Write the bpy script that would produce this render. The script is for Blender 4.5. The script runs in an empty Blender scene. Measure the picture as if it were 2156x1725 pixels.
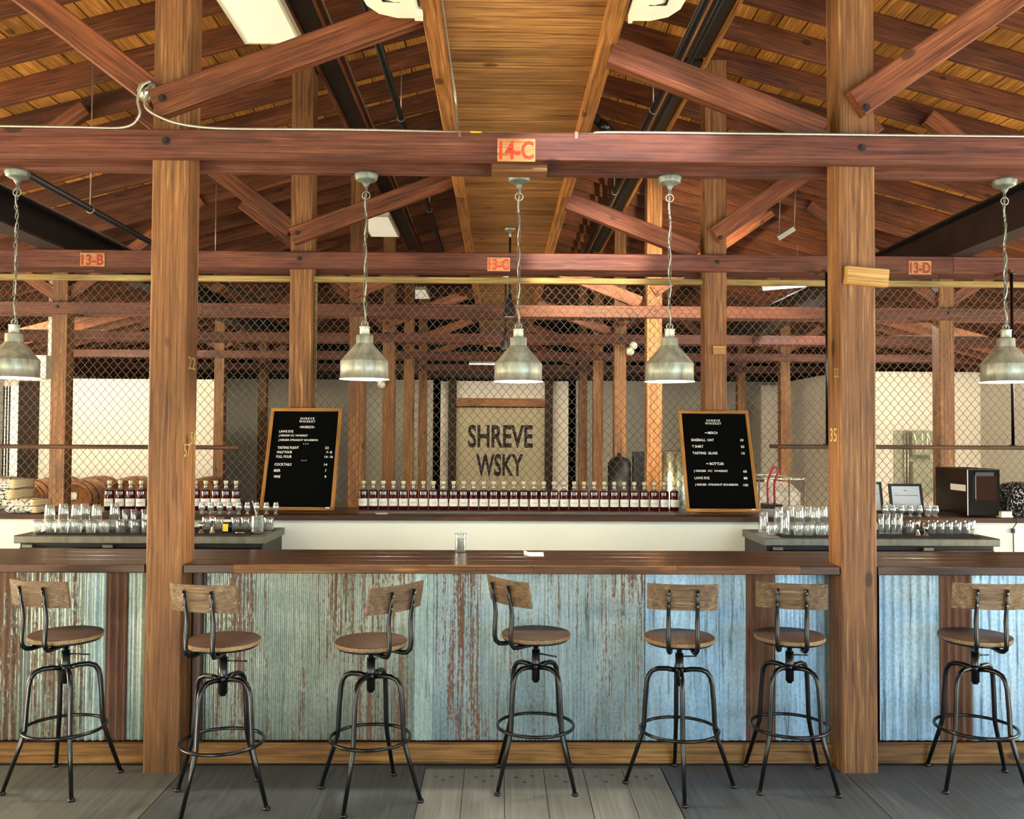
import bpy, bmesh, math, random
from math import sin, cos, pi, radians, atan2, sqrt, hypot
from mathutils import Vector, Matrix

random.seed(7)
SC = bpy.context.scene
COL = SC.collection

# ------------------------------------------------------------------ camera
FPX, CAMH = 1900.0, 1.73
cam = bpy.data.cameras.new('camera')
cam.sensor_width = 36.0
cam.lens = FPX / 2156.0 * 36.0
cam.clip_end = 200
camo = bpy.data.objects.new('camera', cam)
COL.objects.link(camo)
CM = Matrix.Rotation(radians(-0.8), 3, 'Z') @ Matrix.Rotation(radians(91.6), 3, 'X') @ Matrix.Rotation(radians(0.3), 3, 'Z')
camo.matrix_world = Matrix.Translation((0, 0, CAMH)) @ CM.to_4x4()
SC.camera = camo

# ------------------------------------------------------------------ world, daylight, exposure
w = bpy.data.worlds.new('world')
SC.world = w
w.use_nodes = True
w.node_tree.nodes['Background'].inputs[0].default_value = (0.72, 0.86, 1.0, 1)
w.node_tree.nodes['Background'].inputs[1].default_value = 0.6
SC.view_settings.view_transform = 'Standard'
SC.view_settings.look = 'None'
SC.view_settings.gamma = 1.0
SC.view_settings.use_curve_mapping = False
SC.view_settings.exposure = 0.6
SC.cycles.max_bounces = 7
SC.cycles.diffuse_bounces = 4
SC.cycles.glossy_bounces = 3
SC.cycles.transparent_max_bounces = 16
SC.cycles.caustics_reflective = False
SC.cycles.caustics_refractive = False


def area(name, loc, target, sx, sy, power, color):
    l = bpy.data.lights.new(name, 'AREA')
    l.shape = 'RECTANGLE'
    l.size, l.size_y, l.energy, l.color = sx, sy, power, color
    o = bpy.data.objects.new(name, l)
    COL.objects.link(o)
    o.location = loc
    o.rotation_euler = (Vector(target) - Vector(loc)).to_track_quat('-Z', 'Y').to_euler()
    return o


# daylight standing in the two big door openings of the wall behind the camera and the side windows
area('daylight_door_cool', (4.6, -2.9, 1.7), (3.2, 5, 1.5), 5.0, 3.0, 340, (0.55, 0.80, 1.0))
area('daylight_door_warm', (-4.2, -2.9, 1.7), (-2.2, 5, 1.7), 4.6, 3.0, 155, (1.0, 0.95, 0.66))
area('daylight_side_west', (-9.2, 5.5, 1.45), (0, 5.5, 2.5), 8.0, 2.6, 900, (1.0, 0.86, 0.62))
area('daylight_side_east', (9.2, 5.5, 1.45), (0, 5.5, 2.5), 8.0, 2.6, 600, (1.0, 0.88, 0.66))
# low sun entering the door openings behind the camera; it lights the floor there and bounces up into the roof
sl = bpy.data.lights.new('sun', 'SUN')
sl.energy, sl.color, sl.angle = 75.0, (1.0, 0.90, 0.74), radians(1.0)
so = bpy.data.objects.new('sun', sl)
COL.objects.link(so)
so.rotation_euler = Vector((0.08, 0.88, -0.455)).to_track_quat('-Z', 'Y').to_euler()


# ------------------------------------------------------------------ pixel helpers (photograph frame 2156 x 1725)
def ray(px, py):
    return CM @ Vector(((px - 1078.0) / FPX, (862.5 - py) / FPX, -1.0))


def P(px, py, Y):
    r = ray(px, py)
    return Vector((0, 0, CAMH)) + r * (Y / r.y)


def PX(px, Y, py=915):
    return P(px, py, Y).x


# ------------------------------------------------------------------ materials
def lin(c):
    if isinstance(c, str):
        c = [int(c[i:i + 2], 16) / 255 for i in (0, 2, 4)]
        c = [x / 12.92 if x <= 0.04045 else ((x + 0.055) / 1.055) ** 2.4 for x in c]
    return (c[0], c[1], c[2], 1.0)


class N:
    def __init__(s, name):
        s.m = bpy.data.materials.new(name)
        s.m.use_nodes = True
        s.t = s.m.node_tree
        s.b = s.t.nodes['Principled BSDF']
        s.o = s.t.nodes['Material Output']

    def n(s, typ, **k):
        nd = s.t.nodes.new(typ)
        for a, v in k.items():
            if a.startswith('i_'):
                nd.inputs[a[2:].replace('_', ' ')].default_value = v
            else:
                setattr(nd, a, v)
        return nd

    def l(s, a, b):
        s.t.links.new(a, b)

    def ramp(s, fac, stops, interp='LINEAR'):
        r = s.n('ShaderNodeValToRGB')
        r.color_ramp.interpolation = interp
        e = r.color_ramp.elements
        while len(e) < len(stops):
            e.new(0.5)
        for el, (p, c) in zip(e, stops):
            el.position = p
            el.color = lin(c)
        s.l(fac, r.inputs[0])
        return r.outputs[0]

    def mix(s, fac, a, b, mode='MIX'):
        m = s.n('ShaderNodeMix', data_type='RGBA', blend_type=mode)
        for v, i in ((fac, 0), (a, 6), (b, 7)):
            if hasattr(v, 'links'):
                s.l(v, m.inputs[i])
            else:
                m.inputs[i].default_value = v if i == 0 else lin(v)
        return m.outputs[2]

    def math(s, op, a, b=0.0):
        m = s.n('ShaderNodeMath', operation=op)
        for i, v in enumerate((a, b)):
            if hasattr(v, 'links'):
                s.l(v, m.inputs[i])
            else:
                m.inputs[i].default_value = v
        return m.outputs[0]

    def coords(s, scale, rnd=True, kind='Object'):
        tc = s.n('ShaderNodeTexCoord')
        v = tc.outputs[kind]
        if rnd:
            oi = s.n('ShaderNodeObjectInfo')
            mm = s.n('ShaderNodeVectorMath', operation='MULTIPLY_ADD')
            cb = s.n('ShaderNodeCombineXYZ')
            for i in range(3):
                s.l(oi.outputs['Random'], cb.inputs[i])
            s.l(cb.outputs[0], mm.inputs[0])
            mm.inputs[1].default_value = (37.3, 91.7, 13.1)
            s.l(v, mm.inputs[2])
            v = mm.outputs[0]
        mp = s.n('ShaderNodeMapping')
        mp.inputs['Scale'].default_value = scale
        s.l(v, mp.inputs[0])
        return mp.outputs[0]

    def noise(s, vec, scale=1.0, detail=4.0, rough=0.6, dist=0.0):
        t = s.n('ShaderNodeTexNoise')
        t.inputs['Scale'].default_value = scale
        t.inputs['Detail'].default_value = detail
        t.inputs['Roughness'].default_value = rough
        t.inputs['Distortion'].default_value = dist
        s.l(vec, t.inputs['Vector'])
        return t.outputs['Fac']

    def bump(s, h, strength=0.2, dist=0.01):
        b = s.n('ShaderNodeBump')
        b.inputs['Strength'].default_value = strength
        b.inputs['Distance'].default_value = dist
        s.l(h, b.inputs['Height'])
        s.l(b.outputs[0], s.b.inputs['Normal'])


def wood(name, dark, mid, light, rough=0.65, var=0.35, bump=0.25, freq=1.0, stain=None, coat=0.0, knots=True, spec=0.35, soft=1.0):
    k = N(name)
    c1 = k.coords((0.8 * freq, 21 * freq, 21 * freq))
    g = k.noise(c1, 1.6, 6, 0.62, 1.1)
    wv = k.n('ShaderNodeTexWave', wave_type='BANDS', bands_direction='Y', wave_profile='SIN')
    wv.inputs['Scale'].default_value = 3.2
    wv.inputs['Distortion'].default_value = 9.0
    wv.inputs['Detail'].default_value = 3.0
    wv.inputs['Detail Scale'].default_value = 0.9
    wv.inputs['Detail Roughness'].default_value = 0.6
    cw = k.coords((0.55 * freq, 2.4 * freq, 2.4 * freq))
    k.l(cw, wv.inputs['Vector'])
    gw = k.math('ADD', k.math('MULTIPLY', g, 0.78), k.math('MULTIPLY', wv.outputs['Fac'], 0.13))
    gw = k.math('ADD', gw, 0.045)
    c2 = k.coords((2.2 * freq, 95 * freq, 95 * freq))
    fine = k.noise(c2, 1.0, 3, 0.6)
    col = k.ramp(gw, [(0.30, dark), (0.48, mid), (0.56, mid), (0.70, light)])
    finec = k.ramp(fine, [(0.36, '5e4e44'), (0.60, 'ffffff')])
    col = k.mix(0.55 * soft, col, finec, 'MULTIPLY')
    c3 = k.coords((0.8, 2.2, 2.2))
    blot = k.noise(c3, 1.3, 3, 0.55)
    bc = k.ramp(blot, [(0.33, '6e5a50'), (0.55, 'ffffff')])
    col = k.mix(0.5 * soft, col, bc, 'MULTIPLY')
    if stain:
        st = k.ramp(k.noise(c3, 2.1, 5, 0.65, 0.5), [(0.50, '000000'), (0.70, 'b0b0b0')])
        col = k.mix(st, col, stain)
    if knots:
        v = k.n('ShaderNodeTexVoronoi', feature='F1')
        v.inputs['Scale'].default_value = 1.0
        k.l(k.coords((1.7, 3.4, 3.4)), v.inputs['Vector'])
        kn = k.ramp(v.outputs['Distance'], [(0.04, '2a1409'), (0.075, '6a4a38'), (0.10, 'ffffff')])
        col = k.mix(0.7, col, kn, 'MULTIPLY')
    oi = k.n('ShaderNodeObjectInfo')
    hs = k.n('ShaderNodeHueSaturation')
    k.l(col, hs.inputs['Color'])
    k.l(k.math('MULTIPLY_ADD', oi.outputs['Random'], var), hs.inputs['Value'])
    hs.inputs['Value'].links[0].from_node.inputs[2].default_value = 1.0 - var * 0.5
    k.l(hs.outputs[0], k.b.inputs['Base Color'])
    k.b.inputs['Roughness'].default_value = rough
    k.b.inputs['Specular IOR Level'].default_value = spec
    k.b.inputs['Coat Weight'].default_value = coat
    k.b.inputs['Coat Roughness'].default_value = 0.18
    k.bump(k.math('ADD', g, fine), bump, 0.004)
    return k.m


def plain(name, col, rough=0.5, metal=0.0, noise=0.12, nscale=6.0, spec=0.5, emit=0.0, bump=0.0, coat=0.0):
    k = N(name)
    c = k.coords((1, 1, 1))
    f = k.noise(c, nscale, 4, 0.6)
    r = k.ramp(f, [(0.3, [x * (1 - noise) for x in lin(col)[:3]]), (0.7, [min(1, x * (1 + noise)) for x in lin(col)[:3]])])
    k.l(r, k.b.inputs['Base Color'])
    k.b.inputs['Roughness'].default_value = rough
    k.b.inputs['Metallic'].default_value = metal
    k.b.inputs['Specular IOR Level'].default_value = spec
    k.b.inputs['Coat Weight'].default_value = coat
    if emit:
        k.l(r, k.b.inputs['Emission Color'])
        k.b.inputs['Emission Strength'].default_value = emit
    if bump:
        k.bump(f, bump, 0.01)
    return k.m


def thin_glass(name, tint='f7fbfa', base=0.2, rough=0.05):
    k = N(name)
    k.t.nodes.remove(k.b)
    tr = k.n('ShaderNodeBsdfTransparent')
    tr.inputs[0].default_value = lin(tint)
    gl = k.n('ShaderNodeBsdfGlossy')
    gl.inputs['Roughness'].default_value = rough
    lw = k.n('ShaderNodeLayerWeight')
    lw.inputs['Blend'].default_value = 0.45
    nz = k.noise(k.coords((18, 18, 7)), 1.0, 2)
    f = k.math('ADD', k.math('MULTIPLY', lw.outputs['Facing'], 0.62), base)
    f = k.math('MULTIPLY', f, k.math('ADD', nz, 0.5))
    f.node.use_clamp = True
    mx = k.n('ShaderNodeMixShader')
    k.l(f, mx.inputs[0])
    k.l(tr.outputs[0], mx.inputs[1])
    k.l(gl.outputs[0], mx.inputs[2])
    df = k.n('ShaderNodeBsdfDiffuse')  # white diffuse share stands in for bright highlights on the glass
    df.inputs[0].default_value = (0.9, 0.95, 0.95, 1)
    m2 = k.n('ShaderNodeMixShader')
    m2.inputs[0].default_value = 0.09
    k.l(mx.outputs[0], m2.inputs[1])
    k.l(df.outputs[0], m2.inputs[2])
    k.l(m2.outputs[0], k.o.inputs[0])
    return k.m


def corrugated(name, base, base2, rust, amount, fine=60.0, metal=0.12, rough=0.45):
    """galvanised sheet with spangle, rust that runs in vertical streaks and long scratches"""
    k = N(name)
    sp = k.n('ShaderNodeTexVoronoi')
    sp.inputs['Scale'].default_value = 60
    k.l(k.coords((1, 1, 0.8), False), sp.inputs['Vector'])
    n1 = k.noise(k.coords((4, 4, 1.1), False), 1.5, 4, 0.6)
    col = k.ramp(n1, [(0.35, base), (0.65, base2)])
    spc = k.ramp(sp.outputs['Distance'], [(0.1, 'c8c8c8'), (0.7, 'ffffff')])
    col = k.mix(0.6, col, spc, 'MULTIPLY')
    patch = k.noise(k.coords((2.6, 1, 0.25), False), 1.4, 3, 0.55)
    streak = k.noise(k.coords((fine, 1, 1.6), False), 1.0, 5, 0.72)
    speck = k.noise(k.coords((90, 1, 34), False), 1.0, 3, 0.7)
    f = k.math('ADD', k.math('MULTIPLY', patch, 0.85), k.math('MULTIPLY', streak, 1.0))
    f = k.math('ADD', f, k.math('MULTIPLY', speck, 0.55))
    f = k.math('ADD', f, amount - 1.42)
    fac = k.ramp(f, [(0.0, '000000'), (0.085, 'ffffff')])
    rc = k.ramp(streak, [(0.3, rust), (0.7, '7a5a44')])
    dark = k.ramp(k.noise(k.coords((fine * 1.3, 1, 2.2), False), 1.0, 4, 0.7), [(0.56, 'ffffff'), (0.66, '5c5f58')])
    col = k.mix(0.7, col, dark, 'MULTIPLY')
    col = k.mix(fac, col, rc)
    k.l(col, k.b.inputs['Base Color'])
    inv = k.math('SUBTRACT', 1.0, fac)
    k.l(k.math('MULTIPLY', inv, metal), k.b.inputs['Metallic'])
    k.l(k.math('ADD', k.math('MULTIPLY', fac, 0.4), rough), k.b.inputs['Roughness'])
    k.bump(speck, 0.08, 0.003)
    return k.m


def galv(name, a, b, rough=0.38, metal=0.7):
    k = N(name)
    n1 = k.noise(k.coords((14, 14, 5)), 1.5, 6, 0.7)
    k.l(k.ramp(n1, [(0.32, a), (0.68, b)]), k.b.inputs['Base Color'])
    k.b.inputs['Metallic'].default_value = metal
    k.l(k.math('ADD', k.math('MULTIPLY', n1, 0.3), rough - 0.12), k.b.inputs['Roughness'])
    k.bump(n1, 0.15, 0.004)
    return k.m


def squiggle(name, bg, fg, scale=14.0, th=0.03):
    """printed lettering too small to read: short brush strokes in rows"""
    k = N(name)
    v = k.coords((1.0, 1.0, 0.7), True)
    a = k.noise(v, scale, 0.6, 0.4, 0.5)
    d = k.math('ABSOLUTE', k.math('SUBTRACT', a, 0.5))
    b = k.noise(v, scale * 1.7, 0.0, 0.4, 0.0)
    f = k.math('ADD', d, k.math('MULTIPLY', k.math('LESS_THAN', b, 0.46), 1.0))
    k.l(k.ramp(f, [(th, fg), (th + 0.012, bg)]), k.b.inputs['Base Color'])
    k.b.inputs['Roughness'].default_value = 0.9
    return k.m


M = {}
M['post'] = wood('timber_post_wood', '563518', '8e6036', 'bb9058', 0.62, 0.12, 0.4, 1.0, '704524')
M['beam'] = wood('timber_beam_wood', '44231a', '6c3c2a', '8c5a40', 0.6, 0.2, 0.3, 1.0, '6e4434')
M['brace'] = wood('timber_brace_wood', '4a2614', '80482a', 'a86c3e', 0.6, 0.25, 0.3)
M['rafter'] = wood('rafter_wood', '3a1c0e', '6e3c1e', '925a30', 0.7, 0.5, 0.25, 1.0, '42281a')
M['sheath'] = wood('sheathing_wood', '8a5a22', 'c08438', 'e2b060', 0.7, 0.6, 0.2, 1.2)
M['soffit'] = wood('soffit_wood', '7a4a22', 'b8844a', 'd8ab6e', 0.6, 0.28, 0.25, 0.9)
M['rail'] = wood('soffit_rail_wood', '804a20', 'b5793c', 'd49a58', 0.6, 0.15, 0.3)
M['pale'] = wood('pale_wood', 'a8793a', 'cfa25c', 'e2c184', 0.6, 0.15, 0.15, 1.0, None, 0, False)
M['fencerail'] = wood('fence_rail_wood', '7a6436', 'a88f54', 'c4ae74', 0.65, 0.2, 0.2)
M['counter'] = wood('dark_counter_wood', '22150d', '40291c', '62483a', 0.34, 0.2, 0.2, 0.9, None, 0.3, False, 0.5)
M['edge'] = wood('counter_edge_wood', '3a2212', '80542c', 'a87c48', 0.55, 0.25, 0.35, 1.0, '4a2c18')
M['edgedark'] = wood('counter_edge_dark_wood', '24130a', '4a2c18', '6a4628', 0.5, 0.2, 0.3, 1.0)
M['kick'] = wood('kick_board_wood', '6a4420', 'a5763e', 'c8a060', 0.6, 0.25, 0.3, 1.0, '5a4028')
M['seat'] = wood('stool_seat_wood', '3a2618', '5a4030', '785c42', 0.55, 0.2, 0.2, 2.0, None, 0.0, False)
M['back'] = wood('stool_back_wood', '4a3826', '80664a', 'a68e6c', 0.55, 0.25, 0.3, 2.2, '62503e', 0.0)
M['seatedge'] = wood('stool_edge_wood', '8a6a44', 'b09066', 'cdb48c', 0.6, 0.1, 0.1, 3.0, None, 0, False)
M['darkwood'] = wood('dark_back_wood', '1c0e08', '38200f', '503018', 0.7, 0.3, 0.2)
M['shelf'] = wood('hung_shelf_wood', '3a2414', '64442a', '85603c', 0.6, 0.1, 0.2)
M['frame'] = wood('board_frame_wood', 'a06a30', 'c48c46', 'dcaa64', 0.5, 0.08, 0.1, 1.5, None, 0.1, False)
M['barrel'] = wood('barrel_wood', '6a3c1c', 'a86c38', 'c8915a', 0.6, 0.3, 0.2, 1.5, '3a2a28')
M['steel_black'] = plain('black_steel', '07080a', 0.28, 0.0, 0.2, 8, 0.45, 0, 0, 0.1)
M['black'] = plain('black_paint', '0b0b0c', 0.5)
M['ibeam'] = plain('dark_steel_beam', '24120d', 0.6, 0.1, 0.5, 4)
M['black_gloss'] = plain('black_gloss', '07080a', 0.16, 0, 0.1, 4, 0.3)
M['felt'] = plain('black_felt', '060807', 1.0, 0, 0.1, 6, 0.05)
M['white_letter'] = plain('white_letters', 'f2f2ec', 0.6, 0, 0.02)
M['paper'] = plain('white_paper', 'ece9e2', 0.85, 0, 0.03)
M['whitepl'] = plain('white_plastic', 'e9ead2', 0.4, 0, 0.04)
M['panel_light'] = plain('led_diffuser', 'fbf3da', 0.5, 0, 0.03, 2, 0.5, 0.32)
M['tube_light'] = plain('fluorescent_tube', 'ffffff', 0.5, 0, 0.0, 2, 0.5, 9.0)
M['bulb'] = plain('lamp_bulb', 'fff3d8', 0.5, 0, 0, 2, 0.5, 4.0)
M['wall'] = plain('white_plaster', 'd8cfc0', 0.9, 0, 0.05, 1.5)
M['wallgrey'] = plain('grey_plaster', 'a8a294', 0.9, 0, 0.06, 1.5)
M['barwall'] = plain('white_painted_half_wall', 'e6ece2', 0.55, 0, 0.03, 1.0)
M['dark'] = plain('dark_void', '0a0706', 0.95)
M['sign'] = plain('sign_panel', 'b0a488', 0.8, 0, 0.04, 2)
M['signink'] = plain('sign_letters', '17100c', 0.8)
M['steel'] = galv('brushed_steel', '66665e', '85857a', 0.45, 0.85)
M['chrome'] = plain('chrome', 'd8d8d4', 0.14, 1.0, 0.04)
M['shade'] = galv('galvanised_shade', '7f8476', 'c0c4b2', 0.42, 0.55)
M['pewter'] = galv('pewter_fitting', '4c5249', '7d8276', 0.45, 0.5)
M['shade_in'] = plain('shade_inside', 'f0efe6', 0.5, 0, 0.03)
M['tank'] = galv('stainless_tank', '8d9078', 'dfe0c4', 0.25, 0.9)
M['wire'] = plain('galvanised_wire', '665f54', 0.42, 0.7, 0.1)
M['conduit'] = plain('armoured_cable', 'aaa495', 0.38, 0.6, 0.15, 60)
M['cable'] = plain('grey_cable', '8a8580', 0.5, 0.1)
M['chalk'] = plain('yellow_chalk', 'a8904c', 0.9)
M['red'] = plain('red_paint', 'c93a20', 0.7, 0, 0.15, 30)
M['redink'] = plain('dark_red_paint', '8c2a16', 0.7, 0, 0.15, 30)
M['redhose'] = plain('red_hose', 'c81f3c', 0.4)
M['tagwood'] = wood('tag_wood', 'b5743e', 'd59a60', 'e4b680', 0.7, 0.1, 0.1, 2, None, 0, False)
M['glass'] = thin_glass('clear_glass')
M['cutglass'] = thin_glass('cut_glass', 'e6efee', 0.22, 0.12)
M['liquor'] = plain('whiskey_in_bottle', '43090b', 0.07, 0, 0.25, 20, 0.6, 0, 0, 0.6)
M['cork'] = plain('cream_stopper', 'dccfa8', 0.6, 0, 0.08)
M['label'] = plain('bottle_label', 'f0f0e6', 0.7, 0, 0.03)
M['ink'] = plain('label_ink', '6d7a66', 0.8)
M['mat'] = plain('rubber_bar_mat', '0e0e10', 0.7, 0, 0.2, 30, 0.4, 0, 0.3)
M['yellow'] = plain('yellow_label', 'e0c02c', 0.6)
M['tote_w'] = squiggle('canvas_print', 'f4f1e8', '1a1a1a', 26, 0.045)
M['tote_plain'] = plain('plain_canvas', 'c8b68c', 0.95, 0, 0.1, 20)
M['tote_b'] = squiggle('black_print', '0d0d0d', 'f0ead8', 44, 0.05)
M['ibc'] = plain('ibc_plastic', 'eceadc', 0.5, 0, 0.03)
M['cage'] = plain('cage_tube', 'b4b2a8', 0.4, 0.7)
M['screen'] = plain('certificate_paper', 'd3dadb', 0.35, 0, 0.03)
M['brownglass'] = plain('smoked_door', '2a1510', 0.12, 0, 0.1)
M['greybox'] = plain('grey_metal_box', '9a9a84', 0.5, 0.2)
M['pick'] = plain('toothpicks', 'd8d2c4', 0.7, 0, 0.35, 90)
FL = []
for nm, a, b, c in (('light', '878d89', '949a96', 'a2a8a4'), ('dark', '4c555b', '5c656b', '6c757b'), ('mid', '6a706c', '7a807c', '8a908c')):
    M['floor_' + nm] = wood('plywood_' + nm, a, b, c, 0.55, 0.12, 0.2, 0.8, None, 0, False, 0.45, 0.4)
M['entrance'] = plain('pale_concrete', 'b5a890', 0.85, 0, 0.08, 2)
M['sheetA'] = corrugated('sheet_rusted_left', '6e766a', '969c8e', '543522', 0.24, 26, 0.3, 0.38)  # own rust; greenish base here and in the next sheet holds the warm light cast
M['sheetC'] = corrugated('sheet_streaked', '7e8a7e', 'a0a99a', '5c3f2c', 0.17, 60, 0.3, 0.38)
M['sheetD'] = corrugated('sheet_streaked_cool_lit', '8aa0a4', 'a8babc', '6c4430', 0.13, 60, 0.3, 0.38)  # own streaks; bluish base holds the cool daylight cast
M['sheetE'] = corrugated('sheet_galvanised_cool_lit', '8fb2cc', 'abcade', '7a6a60', -0.5, 40)  # blue of the cool daylight painted into the base colours
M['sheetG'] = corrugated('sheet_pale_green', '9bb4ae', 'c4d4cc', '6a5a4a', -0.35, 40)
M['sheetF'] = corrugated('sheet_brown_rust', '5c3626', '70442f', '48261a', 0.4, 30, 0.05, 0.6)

MW = {}  # world matrices of parents


# ------------------------------------------------------------------ mesh helpers
class G:
    def __init__(s):
        s.v, s.f, s.sm = [], [], []

    def add(s, vs, fs, smooth=False, mat=None):
        o = len(s.v)
        s.v += [tuple(mat @ Vector(v)) if mat else tuple(v) for v in vs]
        for f in fs:
            s.f.append([i + o for i in f])
            s.sm.append(smooth)
        return s

    def box(s, a, b, mat=None):
        (x0, y0, z0), (x1, y1, z1) = a, b
        vs = [(x, y, z) for x in (x0, x1) for y in (y0, y1) for z in (z0, z1)]
        return s.add(vs, [(0, 1, 3, 2), (4, 6, 7, 5), (0, 4, 5, 1), (2, 3, 7, 6), (0, 2, 6, 4), (1, 5, 7, 3)], False, mat)

    def prism(s, L, wy, hz, c=0.006, mat=None):
        """beam along +X from 0 to L, cross section wy x hz centred on the axis, long edges chamfered"""
        y, z = wy / 2, hz / 2
        c = min(c, y * 0.6, z * 0.6)
        sec = [(-y + c, -z), (y - c, -z), (y, -z + c), (y, z - c), (y - c, z), (-y + c, z), (-y, z - c), (-y, -z + c)]
        vs = [(0, a, b) for a, b in sec] + [(L, a, b) for a, b in sec]
        fs = [tuple(reversed(range(8))), tuple(range(8, 16))] + [(i, (i + 1) % 8, 8 + (i + 1) % 8, 8 + i) for i in range(8)]
        return s.add(vs, fs, False, mat)

    def tube(s, pts, r, n=8, closed=False, caps=True):
        pts = [Vector(p) for p in pts]
        m = len(pts)
        rs = r if isinstance(r, (list, tuple)) else [r] * m
        vs, fs = [], []
        prev = None
        for i, p in enumerate(pts):
            a = pts[(i - 1) % m] if (closed or i > 0) else p
            b = pts[(i + 1) % m] if (closed or i < m - 1) else p
            t = (b - a).normalized()
            if prev is None:
                u = t.orthogonal().normalized()
            else:
                u = (prev - t * prev.dot(t))
                u = u.normalized() if u.length > 1e-6 else t.orthogonal().normalized()
            prev = u
            v = t.cross(u)
            for j in range(n):
                an = 2 * pi * j / n
                vs.append(p + (u * cos(an) + v * sin(an)) * rs[i])
        for i in range(m if closed else m - 1):
            for j in range(n):
                k = (i + 1) % m
                fs.append((i * n + j, i * n + (j + 1) % n, k * n + (j + 1) % n, k * n + j))
        s.add(vs, fs, True)
        if caps and not closed:
            o = len(s.v) - len(vs)
            s.f.append([o + j for j in reversed(range(n))])
            s.sm.append(False)
            s.f.append([o + (m - 1) * n + j for j in range(n)])
            s.sm.append(False)
        return s

    def smooth_tube(s, pts, r, n=6, sub=6):
        p = [Vector(q) for q in pts]
        p = [p[0]] + p + [p[-1]]
        out = []
        for i in range(1, len(p) - 2):
            for u in range(sub):
                t = u / sub
                out.append(0.5 * ((2 * p[i]) + (p[i + 1] - p[i - 1]) * t + (2 * p[i - 1] - 5 * p[i] + 4 * p[i + 1] - p[i + 2]) * t * t + (3 * p[i] - p[i - 1] - 3 * p[i + 1] + p[i + 2]) * t ** 3))
        out.append(p[-2])
        return s.tube(out, r, n)

    def lathe(s, prof, n=20, mat=None, smooth=True, cap0=False, cap1=False):
        vs, fs = [], []
        m = len(prof)
        for r, z in prof:
            for j in range(n):
                an = 2 * pi * j / n
                vs.append((r * cos(an), r * sin(an), z))
        for i in range(m - 1):
            for j in range(n):
                fs.append((i * n + j, i * n + (j + 1) % n, (i + 1) * n + (j + 1) % n, (i + 1) * n + j))
        if cap0:
            fs.append(tuple(reversed(range(n))))
        if cap1:
            fs.append(tuple((m - 1) * n + j for j in range(n)))
        return s.add(vs, fs, smooth, mat)

    def cyl(s, r, z0, z1, n=16, mat=None):
        s.lathe([(r, z0), (r, z1)], n, mat)
        o = len(s.v) - 2 * n
        s.f.append([o + j for j in reversed(range(n))]); s.sm.append(False)
        s.f.append([o + n + j for j in range(n)]); s.sm.append(False)
        return s

    def mesh(s, name):
        me = bpy.data.meshes.new(name)
        me.from_pydata(s.v, [], s.f)
        me.polygons.foreach_set('use_smooth', s.sm)
        me.update()
        if any(s.sm) and not all(s.sm):
            pass
        return me


def link(name, data, mat, parent=None, mw=None):
    o = bpy.data.objects.new(name, data)
    COL.objects.link(o)
    if data is not None and mat is not None:
        if not data.materials:
            data.materials.append(M[mat] if isinstance(mat, str) else mat)
    mw = mw or Matrix.Identity(4)
    MW[o] = mw
    if parent is not None:
        o.parent = parent
        o.matrix_local = MW[parent].inverted() @ mw
    else:
        o.matrix_world = mw
    return o


def ob(name, g, mat, parent=None, mw=None):
    """g in the parent's local coordinates unless mw (a world matrix) is given"""
    me = g.mesh(name) if isinstance(g, G) else g
    if mw is None and parent is not None:
        mw = MW[parent]
    return link(name, me, mat, parent, mw)


def tag(o, label=None, cat=None, group=None, kind=None):
    if label:
        o['label'] = label
    if cat:
        o['category'] = cat
    if group:
        o['group'] = group
    if kind:
        o['kind'] = kind
    return o


def thing(name, label, cat, loc=(0, 0, 0), rz=0.0, group=None, kind=None):
    o = link(name, None, None, None, Matrix.Translation(loc) @ Matrix.Rotation(rz, 4, 'Z'))
    o.empty_display_size = 0.1
    return tag(o, label, cat, group, kind)


def frame(p0, p1, up=(0, 0, 1)):
    p0, p1, up = Vector(p0), Vector(p1), Vector(up)
    x = (p1 - p0).normalized()
    y = up.cross(x)
    if y.length < 1e-4:
        y = Vector((0, 1, 0)).cross(x) if abs(x.y) < 0.9 else Vector((1, 0, 0))
    y.normalize()
    z = x.cross(y)
    m = Matrix((x, y, z)).transposed().to_4x4()
    m.translation = p0
    return m, (p1 - p0).length


def bar(name, p0, p1, wdt, hgt, mat, parent=None, up=(0, 0, 1), c=0.006):
    """squared timber from p0 to p1 (world), wdt across, hgt along up; local X follows the grain"""
    m, L = frame(p0, p1, up)
    return link(name, G().prism(L, wdt, hgt, c).mesh(name), mat, parent, m)


def dup(root, mw, label=None, group=None):
    def rec(o, parent):
        c = o.copy()
        COL.objects.link(c)
        if parent is not None:
            c.parent = parent
        for ch in KIDS.get(o, ()):
            rec(ch, c)
        return c
    r = rec(root, None)
    r.matrix_world = mw
    MW[r] = mw
    if label:
        r['label'] = label
    if group:
        r['group'] = group
    return r


KIDS = {}


def index(root):
    """remember children once, so copying needs no scene update"""
    for o in list(bpy.data.objects):
        if o.parent is not None:
            KIDS.setdefault(o.parent, [])
            if o not in KIDS[o.parent]:
                KIDS[o.parent].append(o)


def T(x, y, z, rz=0.0, rx=0.0):
    return Matrix.Translation((x, y, z)) @ Matrix.Rotation(rz, 4, 'Z') @ Matrix.Rotation(rx, 4, 'X')


TXT = {}


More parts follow.
